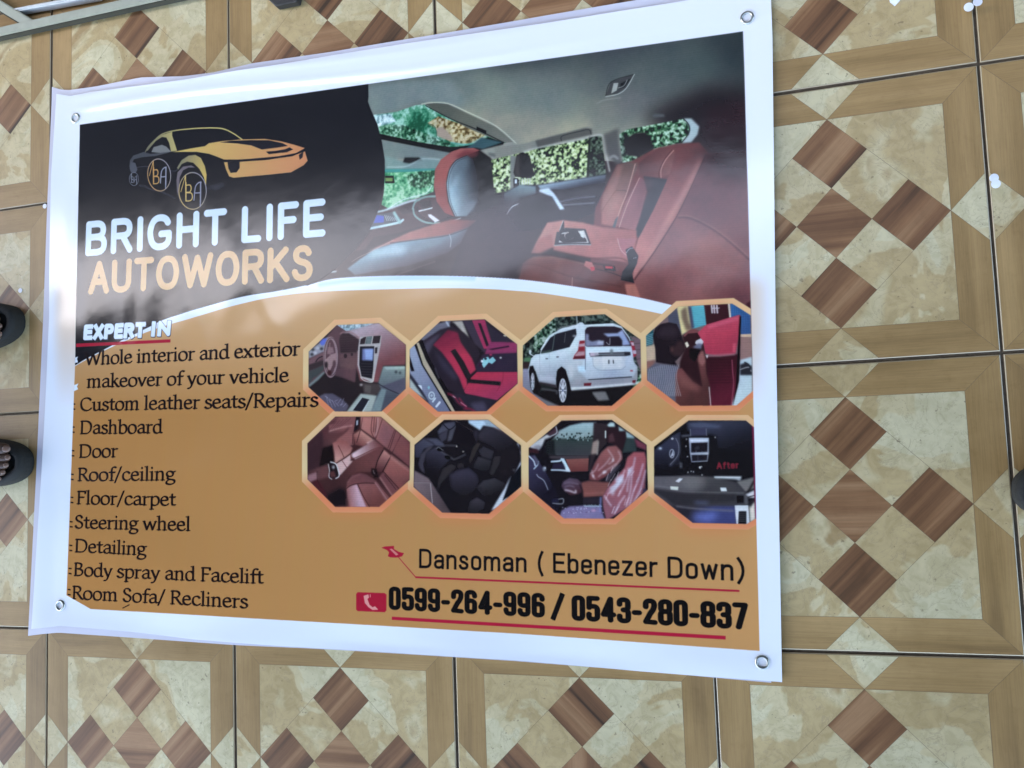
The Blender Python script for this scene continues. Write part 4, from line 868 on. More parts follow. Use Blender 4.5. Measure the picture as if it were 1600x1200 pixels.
ln("1190,740 1200,900 1210,1050 1180,1310", 1.4, (150, 60, 80), .3); ln("890,690 1040,680 1220,668", 2, (170, 110, 116), .4); pg("1285,180 1305,200 1290,700 1280,1000 1250,1120 1200,1330 1240,1060 1260,600", (26, 14, 20), .2)
pg("600,530 630,510 655,560 625,590", (226, 216, 190), .3); pg("740,500 800,470 835,510 820,545 760,560 730,530", (206, 200, 206), .3); pg("700,580 770,530 820,540 800,610 740,600", (110, 110, 134), .4); pg("860,680 895,680 880,725", (232, 220, 206), .3)
pg("660,600 800,600 760,700 720,760 660,700", (22, 16, 18), .6)
pg("200,440 230,340 300,290 400,270 500,290 550,400 590,520 600,620 540,700 480,760 520,830 400,800 240,770 230,600", (34, 24, 30), .3)
pg("240,420 330,320 450,310 520,380 480,460 300,460", (58, 44, 54), 3, .6)
pg("420,560 470,580 520,500 580,520 600,620 560,690 470,690 430,640", (66, 40, 42), 1.2, .7); el(440, 610, 18, 30, (84, 50, 50), .5)
pg("580,440 650,370 720,350 780,370 760,400 640,410 600,450", (124, 66, 66), .3)
pg("500,860 560,840 640,940 700,1010 820,1080 790,900 760,740 800,620 830,640 860,760 870,900 920,1080 900,1330 480,1330 480,960", ('g', (560, 880), (126, 66, 62), (760, 1180), (84, 44, 42)), .4)
pg("500,900 620,940 800,1090 760,1140 560,1060", (146, 82, 76), 2.5, .6); pg("770,680 830,620 860,760 820,820 770,760", (166, 100, 92), .6, .8); ln("905,1080 925,1310", 1, (230, 220, 214), .2)
pg("130,860 240,780 400,800 520,820 480,940 480,1330 380,1320 130,1010", (92, 90, 106), .4)
for k in range(16): ln([(160 + 24 * k, 850 - min(k, 6) * 8), (150 + 23 * k, 960), (190 + 24 * k, 1190)], .7, (186, 186, 194), .1, .85)
# 5: tan leather interior
photo(4, (70, 36, 36)); Z(460, 650, 8)
pg("165,340 500,20 560,10 780,10 730,300 480,360 330,640 165,720", ('g', (300, 300), (76, 44, 46), (640, 120), (146, 82, 78)), .5)
pg("350,200 440,90 540,20 420,200 380,330", (96, 50, 52), 1); pg("430,110 720,60 700,140 440,190", (140, 80, 78), .6); ln("440,190 560,150 720,120", 2, (196, 134, 124), .5)
for k in range(5): ln([(440 + 30 * k, 180 - 8 * k), (530 + 44 * k, 60 - 8 * k)], .6, (84, 42, 44), .2, .8)
pg("400,230 620,190 700,120 650,240 520,300 400,280", (100, 54, 54), 1.2)
pg("530,300 680,180 740,240 740,360 560,400", (150, 86, 82), .8)
pg("165,350 350,190 360,420 330,640 165,700", (66, 38, 42), 1.5); pg("350,400 480,360 500,560 420,620 310,640", (28, 18, 20), 1.5)
pg("770,10 830,10 800,160 740,200", (40, 26, 30), .3); pg("775,60 800,50 795,110 772,120", (170, 176, 186), .3)
pg("830,10 1080,10 1440,330 1445,640 1130,400 1000,290 830,170", ('g', (880, 60), (196, 120, 106), (1350, 450), (124, 66, 66)), .5)
for t in ("975,10 960,180 1000,280", "1000,10 990,200", "1030,20 1010,260 1015,290", "1100,40 1020,280"): ln(t, 1.1, (84, 40, 42), .2)
ln("1040,20 1040,150 1010,250", 1.6, (206, 150, 142), .4); ln("855,20 840,110 830,165", .8, (90, 44, 44), .2)
for t in ("1250,180 1170,400", "1330,240 1225,455", "1265,190 1190,420"): ln(t, 1.0, (76, 36, 38), .2)
pg("1100,80 1240,180 1150,380 1040,280", (150, 90, 90), 2, .8); pg("1260,300 1430,400 1430,560 1250,450", (140, 74, 70), 2, .8)
pg("740,230 830,170 990,290 860,380 760,360", ('g', (860, 200), (206, 136, 118), (780, 330), (130, 68, 64)), .5); ln("825,180 780,330", 1.1, (60, 30, 32), .2); ln("735,210 725,350", 1, (60, 30, 32), .3); pg("900,330 1000,290 1010,300 930,370", (230, 176, 164), 1, .8)
ln("830,165 1000,290 1120,390 1230,470 1440,650", 1.6, (40, 20, 22), .4)
pg("480,340 560,300 650,310 730,400 700,470 510,590 500,460", ('g', (600, 320), (156, 84, 78), (560, 540), (206, 142, 128)), .5); ln("550,370 610,490 660,640", 1.0, (84, 38, 36), .2)
pg("520,590 720,470 700,560 740,560 580,740 560,740", (216, 170, 164), .5); ln("510,600 640,520 720,455", 1.4, (74, 34, 32), .2); ln("600,560 660,650", 1.0, (96, 46, 44), .2)
pg("580,740 740,560 1000,400 1120,390 1030,560 1000,700 800,700 680,760 640,900 560,960 420,1010 300,800", ('g', (900, 480), (116, 62, 60), (560, 880), (70, 38, 38)), .6)
pg("720,470 1000,295 1110,380 1000,420 760,540 720,510", ('g', (760, 500), (222, 186, 190), (1060, 360), (126, 68, 66)), .4); ln("705,480 740,530 1000,410 1120,385", 1.3, (120, 62, 60), .3)
pg("1030,560 1120,420 1210,500 1100,700 1030,690 1015,620", ('g', (1130, 450), (196, 126, 112), (1060, 660), (96, 50, 50)), .4)
pg("1210,500 1440,690 1440,790 1310,915 1110,700", ('g', (1260, 560), (176, 98, 86), (1300, 860), (130, 68, 64)), .5); ln("1205,500 1100,700", 1.3, (44, 20, 22), .2); ln("1110,430 1040,560 1010,680", 1.6, (44, 22, 24), .3)
pg("1210,480 1440,650 1440,700 1180,520", (196, 124, 112), 1, .6); ln("1110,690 1300,900", 1.2, (44, 20, 22), .3)
pg("1060,760 1110,700 1310,920 1230,1000 1150,900", (120, 66, 66), .6); ln("1070,770 1220,990", 2, (180, 116, 112), .5); ln("1130,740 1270,920", 1, (60, 28, 30), .2)
pg("960,650 1030,660 1060,760 1010,780 960,720", (38, 22, 24), .8); ln("985,680 1000,720", 1.2, (130, 110, 110), .3)
pg("650,900 660,820 720,740 820,710 900,730 1010,800 1060,840 1200,1010 1060,1140 520,1140 690,1000", ('g', (860, 720), (110, 62, 64), (820, 1100), (150, 82, 76)), .5)
pg("650,900 780,850 900,1140 700,1140 660,1020", ('g', (680, 960), (176, 108, 104), (790, 940), (204, 160, 170)), 1); pg("800,850 1000,850 1140,1060 1060,1140 940,1140", ('g', (900, 860), (150, 84, 80), (1000, 1100), (116, 60, 54)), .5)
ln("650,910 720,862 860,838 1000,840", 1.2, (60, 30, 30), .3); ln("790,850 860,1000 940,1135", 1.2, (60, 28, 28), .3); ln("665,840 720,770 820,730", .9, (160, 104, 100), .4, .7)
ln("1010,830 1100,960 1160,1050", 1.5, (190, 130, 128), .4); ln("1040,820 1130,940 1200,1020", 1.2, (70, 34, 36), .3)
pg("380,1000 560,900 640,920 670,1140 510,1140", (28, 20, 24), 2.5); pg("165,740 290,690 300,790 200,830 165,790", (160, 108, 110), 1.5); pg("210,830 300,790 420,1010 380,1000", (80, 30, 36), 1.2)
pg("165,700 420,600 440,760 300,800 290,690", (104, 60, 60), 1.2); ln("285,690 290,800 340,900", .8, (50, 26, 28), .2)
pg("420,600 450,570 520,590 545,680 560,760 520,780 440,780 440,680", (36, 24, 28), .3); ln("425,600 440,680 435,760 470,790", 1.4, (206, 196, 196), .2); ln("455,575 520,600 550,680 560,750 520,780", 1.8, (220, 214, 214), .2); el(490, 640, 18, 22, (150, 146, 150), .4); pg("440,700 500,690 520,760 460,770", (96, 50, 50), .5)
# 6: black seats folded
photo(5, (27, 23, 28)); Z(635, 655, 8)
pg("100,640 280,740 560,1180 420,1180 90,840", ('g', (200, 760), (124, 102, 104), (450, 1120), (84, 66, 68)), .8); ln("95,795 290,797", .8, (150, 130, 128), .2); ln("300,800 325,1050", 1, (206, 190, 186), .3)
pg("770,10 1020,10 1200,150 1080,100 960,80 920,140 780,50", (190, 214, 232), .4); pg("960,10 1030,10 1110,90 1000,80", (150, 172, 186), 1); ln("1090,100 1290,220", 1.4, (160, 110, 100), .4)
pg("1200,1030 1430,520 1430,450 1400,300 1380,300 1435,420 1435,560 1250,1000 1130,1110 1060,1140 1230,860 1310,700", (206, 210, 220), .4); pg("1320,720 1440,560 1440,840 1200,1020", (20, 22, 28), .3)
pg("100,330 220,240 380,240 460,300 480,340 340,330 220,370 160,480 110,470", ('g', (260, 240), (74, 72, 90), (140, 470), (52, 50, 66)), .8)
ln("230,250 330,300 360,340", 1.2, (30, 26, 36), .5); pg("150,560 180,440 280,340 340,340 250,420 210,560 230,680 170,620", (66, 60, 70), .8); pg("240,420 360,350 560,490 480,560 380,700 250,600", ('g', (400, 420), (56, 52, 66), (340, 640), (28, 24, 30)), 1)
pg("390,150 470,50 600,30 620,90 530,130 400,190", (74, 72, 88), .6); pg("400,200 520,130 500,250 440,290", (60, 56, 70), 1); pg("545,120 625,70 570,260 510,280", (72, 70, 82), .8); ln("450,50 540,130 625,60", 1.4, (22, 20, 26), .3)
ln("620,25 830,155", 1.1, (106, 84, 84), .3); pg("640,30 830,150 840,330 600,320 560,280", (24, 20, 26), 1); pg("830,150 900,130 880,300", (46, 40, 52), 1.5)
ln("380,360 470,330 620,330", 1.4, (84, 80, 88), .5); ln("370,365 560,480 600,500 740,440", 1.3, (120, 118, 124), .4, .8); el(415, 378, 40, 24, (18, 16, 20), .3, 1, 15); el(515, 478, 38, 24, (16, 14, 18), .3, 1, 15); ln("380,370 400,350 460,390", .8, (150, 148, 152), .2); el(628, 340, 9, 12, (190, 180, 170), .2); el(710, 405, 12, 10, (150, 140, 130), .3)
pg("900,180 980,90 1100,110 1300,210 1380,330 1330,420 1180,440 1060,330 900,250", ('g', (1100, 130), (54, 48, 58), (1200, 420), (30, 26, 30)), 1.2)
pg("780,520 830,360 890,290 920,310 850,460 800,550", (56, 48, 46), 1); pg("900,400 960,340 1090,400 1060,500 950,470", (54, 50, 56), 1); pg("850,560 900,470 1060,520 1030,640 940,650 840,610", ('g', (940, 480), (62, 58, 62), (960, 640), (34, 32, 36)), 1)
pg("1040,680 1100,470 1180,460 1160,560 1080,700", (52, 46, 48), 1); pg("1180,440 1400,340 1420,500 1300,700 1160,730", (34, 28, 32), 1.5)
pg("400,760 460,620 560,560 620,590 520,700 420,820 390,900", (52, 46, 48), 1); pg("540,700 640,640 780,610 880,700 900,780 840,900 700,1000 560,860", ('g', (680, 680), (60, 54, 68), (700, 960), (30, 26, 30)), 1.2)
pg("640,560 700,540 720,600 640,610", (52, 44, 46), 1); pg("880,860 960,770 1100,740 1230,800 1200,880 1060,960 960,960", ('g', (1000, 780), (60, 56, 62), (1060, 950), (30, 26, 30)), 1)
for q in ((900, 870), (930, 890), (955, 915), (990, 925), (930, 860), (1000, 900)): el(q[0], q[1], 10, 8, (22, 18, 22), .4)
pg("760,1160 800,1030 880,980 980,1040 960,1120 860,1180", ('g', (860, 1000), (62, 56, 64), (860, 1160), (34, 30, 34)), 1); el(1345, 635, 12, 12, (120, 116, 116), .4)
# 7: wrapped tan seats through the open door
photo(6, (26, 22, 28)); Z(810, 655, 8)
pg("500,150 640,80 800,45 970,40 960,240 900,440 470,440 430,260", ('g', (700, 60), (160, 188, 192), (700, 200), (140, 160, 158)), .4)
pg("440,240 960,240 900,450 380,440 360,300", ('g', (700, 240), (54, 66, 62), (700, 430), (60, 60, 64)), 1)
g7 = random.Random(3)
for k in range(60): el(480 + g7.random() * 460, 175 + g7.random() * 90, 10, 12, (36, 48, 46) if k % 3 else (150, 172, 172), .3)
pg("340,280 450,260 460,440 340,430", (30, 32, 34), 1)
pg("120,340 360,190 420,220 330,250 300,330 240,390 170,360", (196, 196, 196), .6); pg("360,190 480,90 500,180 420,220", (72, 46, 56), .5); ln("470,95 480,170 400,215", 1.6, (170, 172, 176), .3); pg("120,380 250,360 260,430 130,420", (60, 30, 34), .5)
pg("180,340 250,320 290,340 260,390", (150, 146, 150), .6)
pg("940,40 1120,60 1100,300 960,460 900,640 870,640 930,280", (50, 38, 42), .5); pg("930,290 1000,250 980,430 910,440", (150, 128, 118), .5); ln("1000,280 985,440", 1.6, (190, 176, 164), .4)
pg("1110,70 1150,40 1200,45 1210,100 1130,100", (180, 206, 206), .4); pg("1250,90 1450,220 1450,300 1350,260 1340,150 1250,150", (160, 186, 188), .5); pg("1340,230 1460,240 1480,400 1300,420", (48, 60, 60), 1)
ln("1090,150 1090,230", 1.8, (220, 226, 222), .3)
pg("1110,100 1250,95 1260,160 1340,150 1350,240 1300,400 1200,320 1110,290", (44, 26, 32), .4); pg("1130,200 1180,170 1210,280 1130,290", (78, 46, 52), 1)
pg("380,460 880,450 880,500 560,500 400,490", (74, 62, 66), .6); pg("590,500 880,490 870,650 650,655", ('g', (700, 500), (146, 80, 72), (700, 650), (112, 52, 50)), .3)
pg("530,490 570,490 655,655 600,655", (206, 226, 236), .3); ln("415,530 520,520 540,495", 2.6, (196, 214, 226), .3); ln("415,635 520,635 640,650", 2.4, (190, 206, 218), .3); pg("440,550 560,550 590,620 420,620", (44, 36, 58), .5)
pg("120,460 200,450 330,640 480,900 520,1080 480,1170 130,860", ('g', (180, 560), (62, 56, 84), (400, 900), (30, 26, 38)), .6)
ln("130,460 190,520 210,580", 2, (206, 220, 226), .3); ln("195,620 240,570 250,530", 2, (176, 196, 210), .3); pg("200,450 260,540 240,580 190,470", (96, 92, 110), .5); el(325, 620, 22, 30, (140, 146, 156), .5); el(335, 610, 8, 12, (230, 236, 240), .2)
ln("230,690 250,720 320,770 370,880", 1.2, (176, 180, 196), .3); ln("430,1050 550,1055 560,995 500,1000", 1.3, (150, 150, 154), .3); pg("420,1010 500,990 500,1040 420,1040", (40, 38, 60), .5)
WR = ('g', (1000, 440), (150, 84, 82), (980, 740), (122, 58, 62))
pg("960,540 1040,410 1120,340 1220,330 1290,400 1300,500 1220,600 1090,720 1000,770 890,760 890,690", WR, .4); pg("1200,600 1290,560 1110,790 1090,740", (66, 58, 68), .6)
for t in ("1250,400 1280,470 1230,560 1160,640", "1120,380 1190,500 1130,560", "1000,640 1090,560 1150,480", "900,680 960,640 1000,560", "1000,720 1100,640 1220,560", "920,640 940,720 960,745"): ln(t, 1.6, (206, 176, 180), .5, .75)
for t in ("1050,660 1080,640 1110,660 1060,690", "910,690 950,700 940,740", "1180,480 1200,520 1170,530"): pg(t, (236, 222, 226), .4, .9)
pg("540,840 560,780 640,735 740,750 810,820 810,900 740,940 650,950 580,900", ('g', (640, 740), (92, 72, 92), (700, 940), (70, 34, 42)), .5)
ln("585,885 640,895 715,920 715,890", 2, (226, 206, 214), .4); ln("570,800 640,790 750,810", 1, (140, 126, 146), .5); ln("580,850 640,830 700,850", .9, (150, 130, 150), .4)
pg("790,790 880,770 1150,790 1090,900 1060,960 810,975 800,880", ('g', (950, 780), (128, 70, 66), (950, 970), (140, 76, 68)), .4); ln("770,820 800,900 800,980", 2, (36, 24, 32), .5); ln("830,930 1070,915", 1.6, (150, 90, 84), .8)
pg("810,985 1050,970 1030,1060 810,1060", (44, 36, 46), .6)
pg("1050,970 1110,860 1330,600 1360,480 1440,410 1580,410 1600,500 1580,900 1370,1100 1100,1270 1060,1100", ('g', (1500, 440), (178, 84, 88), (1200, 1100), (150, 86, 98)), .5)
g8 = random.Random(5)
for t in ("1330,640 1280,760 1200,880 1120,930", "1460,480 1420,700 1400,900 1350,1090", "1560,560 1500,760 1440,900 1390,1080", "1400,620 1330,800 1250,960", "1300,700 1240,800 1150,860", "1590,640 1530,860 1430,1060", "1080,960 1130,1040 1160,1080", "1200,1180 1260,1060 1330,960", "1420,600 1380,760 1360,900"): ln(t, 2.2, (216, 190, 206), .5, .75)
for t in ("1120,900 1200,820 1310,700 1320,780 1200,900", "1210,740 1290,690 1300,760 1220,800", "1370,600 1420,640 1360,720", "1150,910 1210,900 1180,960"): pg(t, (206, 214, 232), 1.2, .75)
for k in range(26):
    x, y = 1120 + g8.random() * 430, 560 + g8.random() * 560; ln([(x, y), (x - 20 - 30 * g8.random(), y + 50 + 40 * g8.random())], .9, (232, 214, 224), .3, .6)
pg("1450,240 1600,320 1600,390 1480,340", (126, 56, 72), .5); pg("1550,940 1560,860 1610,880 1600,960", (60, 50, 72), .6)
pg("500,1270 540,1140 640,1090 800,1080 1020,1090 1090,1270", (126, 112, 156), .8)
for k in range(40): ln([(540 + g8.random() * 520, 1090 + g8.random() * 90), (560 + g8.random() * 520, 1090 + g8.random() * 90)][:1] * 2 + [], 1.6, (206, 200, 226) if k % 2 else (90, 66, 110), .3, .8)
for k in range(14): x = 820 + k * 16; ln([(x, 1070 + g8.random() * 14), (x + 12, 1092)], 1.4, (170, 190, 206), .2, .8)
ln("1030,980 1025,1150", 2, (120, 130, 190), .5); el(940, 1140, 30, 14, (196, 140, 176), .6)
# 8: dashboards, before and after
photo(7, (24, 22, 26)); Z(995, 655, 7.06)
pg("560,30 1290,10 1290,340 900,340 880,180 560,120", ('g', (900, 40), (58, 60, 78), (1000, 330), (28, 26, 32)), 1.2); pg("560,50 700,30 940,75 900,100 620,90", (84, 88, 112), 1.5, .8)
pg("185,350 400,180 480,140 470,500 330,560 190,540", ('g', (300, 300), (54, 54, 72), (300, 540), (26, 24, 30)), 1)
ln("440,180 470,290 460,400 370,510", 2.6, (60, 60, 72), .4); ln("430,210 462,290 452,400 368,500", .7, (150, 150, 160), .2)
ringw(388, 380, 24, 46, 1.2, (176, 180, 190)); pg("370,420 400,340 405,400", (190, 194, 204), .3); el(258, 322, 26, 18, (120, 126, 140), .5); el(262, 322, 12, 10, (220, 224, 234), .3); el(392, 215, 14, 12, (206, 200, 200), .3)
pg("590,110 765,100 775,180 590,185", (62, 60, 84), .5); ln("590,110 595,185", .7, (150, 150, 160), .2); ln("765,105 770,180", .7, (140, 140, 150), .2); ln("500,185 585,180", 1.6, (120, 122, 138), .4)
pg("575,205 795,205 795,370 780,465 605,475 585,370", (156, 160, 176), .3); pg("580,215 790,215 790,250 585,255", (214, 220, 234), .4); pg("600,262 782,255 780,360 600,368", (30, 26, 34), .2); pg("605,395 780,392 775,455 610,465", (32, 28, 36), .2); ln("595,380 790,378", 1, (196, 198, 206), .2)
ln("675,400 675,460", .6, (90, 88, 96), .2); pg("640,310 690,300 690,335 640,335", (56, 52, 60), .8); el(655, 353, 6, 5, (140, 140, 146), .2)
for q in ((545, 298), (560, 412), (695, 535), (715, 525), (565, 585), (600, 575), (625, 580), (485, 520), (720, 615), (865, 200), (550, 220)): el(q[0], q[1], 7, 8, (196, 196, 196), .3)
el(697, 532, 10, 14, (240, 240, 240), .2); pg("470,470 500,480 500,540 480,540", (84, 84, 90), .8)
Z()
sans('After', (1120, 733), (1154.5, 732), (1120, 722), .10, (150, 34, 50), gap=.12)
Z(995, 655, 7.06)
pg("185,630 560,625 880,640 1100,700 1220,820 1240,1160 600,1160 185,800", ('g', (600, 640), (104, 98, 98), (700, 820), (62, 58, 62)), .8)
pg("520,640 700,640 760,720 620,800 480,760", (130, 124, 120), 4, .6); pg("760,650 1080,700 1180,800 860,800", (70, 66, 68), 2.5, .8)
ln("185,740 330,750 520,800 1180,815", 1.2, (130, 126, 126), .4); pg("185,760 520,810 1100,830 1090,900 440,960 185,800", (50, 46, 50), 1.2)
pg("380,960 1090,960 1100,1160 600,1160", ('g', (600, 980), (44, 40, 48), (760, 1100), (62, 66, 120)), 1.5); pg("620,1040 860,1020 900,1060 820,1130 640,1120", (110, 124, 206), 4, .8); ln("440,960 700,990 1060,1010", 2.2, (120, 114, 118), .8, .8); pg("640,905 800,910 780,935 640,930", (92, 100, 140), 2, .8)
pg("425,685 470,650 510,655 465,698", (226, 228, 226), .2); pg("370,740 460,745 455,782 375,775", (222, 226, 206), .2); pg("920,755 985,755 995,795 930,795", (226, 228, 230), .2)
pg("850,630 1160,630 1140,680 1090,665 860,650", (176, 180, 186), .5); ln("860,638 1140,640", 1.2, (230, 232, 236), .3); pg("1100,690 1290,640 1300,760 1200,800", (120, 114, 110), 1); ln("1295,680 1230,800", 2.4, (26, 22, 24), .4); pg("1200,830 1300,780 1300,870 1230,860", (214, 210, 214), .5); ln("1220,860 1300,840", 1.2, (40, 36, 40), .3)
pg("1100,840 1180,845 1180,920 1105,925", (26, 22, 26), .3); pg("1190,830 1220,850 1230,940 1190,940", (90, 86, 90), .6); pg("1080,950 1230,950 1245,1160 1100,1160", (216, 218, 224), .3); pg("1125,1015 1210,1015 1210,1160 1118,1160", (26, 24, 28), .2)
for k in range(5): ln([(1128, 1036 + 22 * k), (1206, 1036 + 22 * k)], .8, (84, 82, 88), .15)
pg("1240,960 1300,900 1310,1100 1250,1140", (222, 212, 196), .6); pg("1240,900 1300,870 1295,910 1250,980", (40, 34, 40), .5)
ln("1280,60 1290,340 1302,700 1318,1090", 2.4, (130, 24, 60), .2, 1, False)
# --- lower lettering
# photographs: printing grain, soft focus and slight unevenness instead of flat patches
St.clip = CLIP0; Z()
PHM = BIG.copy()
for P in OP: PHM = np.maximum(PHM, region([tuple(p) for p in P]))
PHM *= 1 - region(WING + [(p[0], p[1]) for p in up if p[0] < 480][::-1])
for P in ORNG:
    if P[:, 1].min() < 500: PHM *= 1 - region(P)
for P in OP: PHM = np.maximum(PHM, region([tuple(p) for p in P]))
N4, N5, N6 = vnoise(3.2, 11, 2), vnoise(16, 12, 3), vnoise(70, 13, 2)
tex = 1 + .07 * (N4 - .5) + .06 * (N5 - .5) + .16 * (N6 - .5)
OCM = np.zeros((CHT, CW), np.float32)
for P in OP: OCM = np.maximum(OCM, region([tuple(p) for p in P]))
_g = IMG.mean(-1, keepdims=True); _k = OCM[..., None]
IMG[:] = IMG * (1 - _k) + (_g + (IMG - _g) * .84) * np.array([1.03, 1.0, .95], np.float32) * _k
tint = np.stack([1 + .06 * (N5 - .5), np.ones_like(N5), 1 - .08 * (N6 - .5)], -1)
rows = (1 - .035 * (np.sin(np.arange(CHT) * 2 * np.pi / 5.1) > .3))[:, None]
BL = np.stack([soft(IMG[..., k], 1.1) for k in range(3)], -1)
NEW = (IMG * .55 + BL * .45) * (tex * rows)[..., None] * tint
IMG[:] = IMG * (1 - PHM[..., None]) + NEW * PHM[..., None]
INK = (28, 16, 16)
for t, a, b in (('Whole interior and exterior', (133, 570.5), (467.5, 555)), ('makeover of your vehicle', (136, 605.8), (450, 596.5)),
                ('Custom leather seats/Repairs', (125, 642), (496, 635)), ('Dashboard', (124.5, 678), (252.5, 676.8)), ('Door', (123, 715), (182.5, 714.2)),
                ('Roof/ceiling', (121, 751.6), (272.5, 750.3)), ('Floor/carpet', (119.5, 787.6), (273, 790.2)), ('Steering wheel', (117, 825.5), (296.5, 829.4)),
                ('Detailing', (116.5, 862.5), (227, 867.6)), ('Body spray and Facelift', (115, 899.4), (410, 912)), ('Room Sofa/ Recliners', (112.5, 935.6), (386, 950.2))):
    serif(t, a, b, INK, 20.5)
ln([(192, 950), (202, 945)], 1.6, INK)
for y, x in ((636, 113.5), (672, 112.5), (709, 112), (746, 111), (782, 110.5), (820, 109.5), (857, 109), (893, 108), (926, 106.5)):
    ln([(x, y - 5), (x + 3.2, y - 4.6)], 2.4, INK, .2, .9); ln([(x, y + 3), (x + 3.2, y + 3.4)], 2.4, INK, .2, .9)
pg([(113, 560), (122, 557), (120, 561), (122, 566), (113, 568)], (236, 241, 247), .2); pg([(113, 603), (122.5, 599), (120, 604), (122, 608), (112, 613)], (236, 241, 247), .2)
pg([(119, 537), (266.5, 530.2), (266.2, 535), (119, 542.2)], (178, 30, 52), .15)
pg([(112, 505), (150, 505), (142, 526), (118, 534), (112, 536)], (30, 32, 40), .6, .0)
for g_, c_, s_ in ((.3, (36, 40, 58), (.9, 1.0)), (.45, (36, 40, 58), (0, 0)), (0, (232, 240, 248), (0, 0))):
    for t, a, b, tp in (('EXPERT', (130, 531.8), (226.5, 528), (130, 507.3)), ('IN', (234.5, 526.6), (267, 525.2), (234.5, 502))):
        sans(t, a, b, tp, .150, c_, gap=.035, slant=.07, square=True, grow=g_, shift=s_)
# location line
for t, a, b, tp in (('Dansoman', (654.5, 887.5), (823, 894.5), (654.5, 857.3)), ('(', (840, 896), (849.5, 896.4), (840, 865)), ('Ebenezer', (864, 895.2), (1028, 902), (864, 863.5)),
                    ('Down', (1043, 903.2), (1146.5, 907.5), (1043, 869.5)), (')', (1151, 908), (1165, 908.5), (1151, 875))):
    sans(t, a, b, tp, .068, (24, 20, 20), gap=.10, square=True)
RED = (178, 32, 52)
ln([(650, 902), (900, 912.5), (1154, 923.3)], 2.6, RED, .1, 1, False); ln([(622, 870), (649.5, 902)], 1.3, RED, .1, .9)
Z(540, 840, 5.333)
pg("298,84 330,74 403,69 402,95 440,118 486,130 470,156 432,166 372,165 352,155 362,122 345,104", RED, .1); pg("365,95 385,92 440,140 420,150", (226, 150, 130), .3, .8)
pg("100,455 325,462 341,475 340,608 325,622 100,612 88,600 88,470", RED, .2)
pg("150,485 190,472 195,500 182,512 200,560 225,580 245,572 272,600 225,604 190,580 160,545", (232, 150, 136), .2); ln("205,475 205,495", 1.4, (232, 150, 136), .1)
Z()
for t, a, b, tp in (('0599-264-996', (607, 952.8), (852, 965.6), (607, 916)), ('/', (861, 968), (882.5, 969), (861, 927.5)), ('0543-280-837', (893, 969.8), (1169, 984.5), (893, 929.5))):
    sans(t, a, b, tp, -1 if len(t) > 1 else .10, (20, 16, 18), gap=.012 if len(t) > 1 else 0, square=True)
pg([(612.3, 963.5), (612.3, 968.5), (1133.8, 999.3), (1133.8, 993.6)], (184, 34, 56), .1)
# ------------------------------------------------------------------ banner geometry
GAIN, SUB = 1.0, 0.0
A_ = lin(np.clip(IMG, 0, 255))
A_ = np.clip(A_ * GAIN - SUB, .006, .86)
S_ = np.where(A_ <= .0031308, A_ * 12.92, 1.055 * A_ ** (1 / 2.4) - .055)
art = bpy.data.images.new('banner_print', CW, CHT, alpha=False, float_buffer=False)
buf = np.ones((CHT, CW, 4), np.float32); buf[..., :3] = S_[::-1]
art.pixels.foreach_set(buf.ravel()); art.update(); art.pack()
def vinyl(name, use_art):
    m, n, b = nodes(name)
    tc = n.nodes.new('ShaderNodeTexCoord')
    if use_art:
        uv = n.nodes.new('ShaderNodeUVMap'); uv.uv_map = 'print'
        im = n.nodes.new('ShaderNodeTexImage'); im.image = art; im.interpolation = 'Cubic'; im.extension = 'EXTEND'
        n.links.new(uv.outputs[0], im.inputs[0]); n.links.new(im.outputs[0], b.inputs['Base Color'])
    else: b.inputs['Base Color'].default_value = (.58, .555, .60, 1)
    b.inputs['Roughness'].default_value = .12; b.inputs['IOR'].default_value = 1.5
    b.inputs['Specular IOR Level'].default_value = .5
    t1 = noise(n, tc.outputs['Object'], 9, 3, .5); t2 = noise(n, tc.outputs['Object'], 420, 2, .5)
    bp = n.nodes.new('ShaderNodeBump'); bp.inputs['Strength'].default_value = .15; bp.inputs['Distance'].default_value = .004
    n.links.new(t1.outputs[0], bp.inputs['Height'])
    b2 = n.nodes.new('ShaderNodeBump'); b2.inputs['Strength'].default_value = .08; b2.inputs['Distance'].default_value = .0003
    n.links.new(t2.outputs[0], b2.inputs['Height']); n.links.new(bp.outputs[0], b2.inputs['Normal'])
    n.links.new(b2.outputs[0], b.inputs['Normal'])
    return m
M_print = vinyl('printed_vinyl', True); M_white = vinyl('thin_white_vinyl', False); M_white.node_tree.nodes['Principled BSDF'].inputs['Roughness'].default_value = .38
M_ring = plain('eyelet_metal', (.42, .43, .40), .28, 1, bump=.1)
def side_curve(P, n):
    P = bl([p[0] for p in P], [p[1] for p in P]); d = np.concatenate([[0], np.cumsum(np.hypot(*np.diff(P, axis=0).T))]); t = np.linspace(0, d[-1], n)
    return np.stack([np.interp(t, d, P[:, 0]), np.interp(t, d, P[:, 1])], -1)
def coons(top, right, bottom, left, na, nb):
    T, B = side_curve(top, na), side_curve(bottom, na); L, R = side_curve(left, nb), side_curve(right, nb)
    u = np.linspace(0, 1, na)[None, :, None]; v = np.linspace(0, 1, nb)[:, None, None]
    G = (1 - v) * T[None] + v * B[None] + (1 - u) * L[:, None] + u * R[:, None]
    return G - ((1 - u) * (1 - v) * T[0] + u * (1 - v) * T[-1] + (1 - u) * v * B[0] + u * v * B[-1])
def sst(x, a, b):
    t = np.clip((x - a) / (b - a), 0, 1); return t * t * (3 - 2 * t)
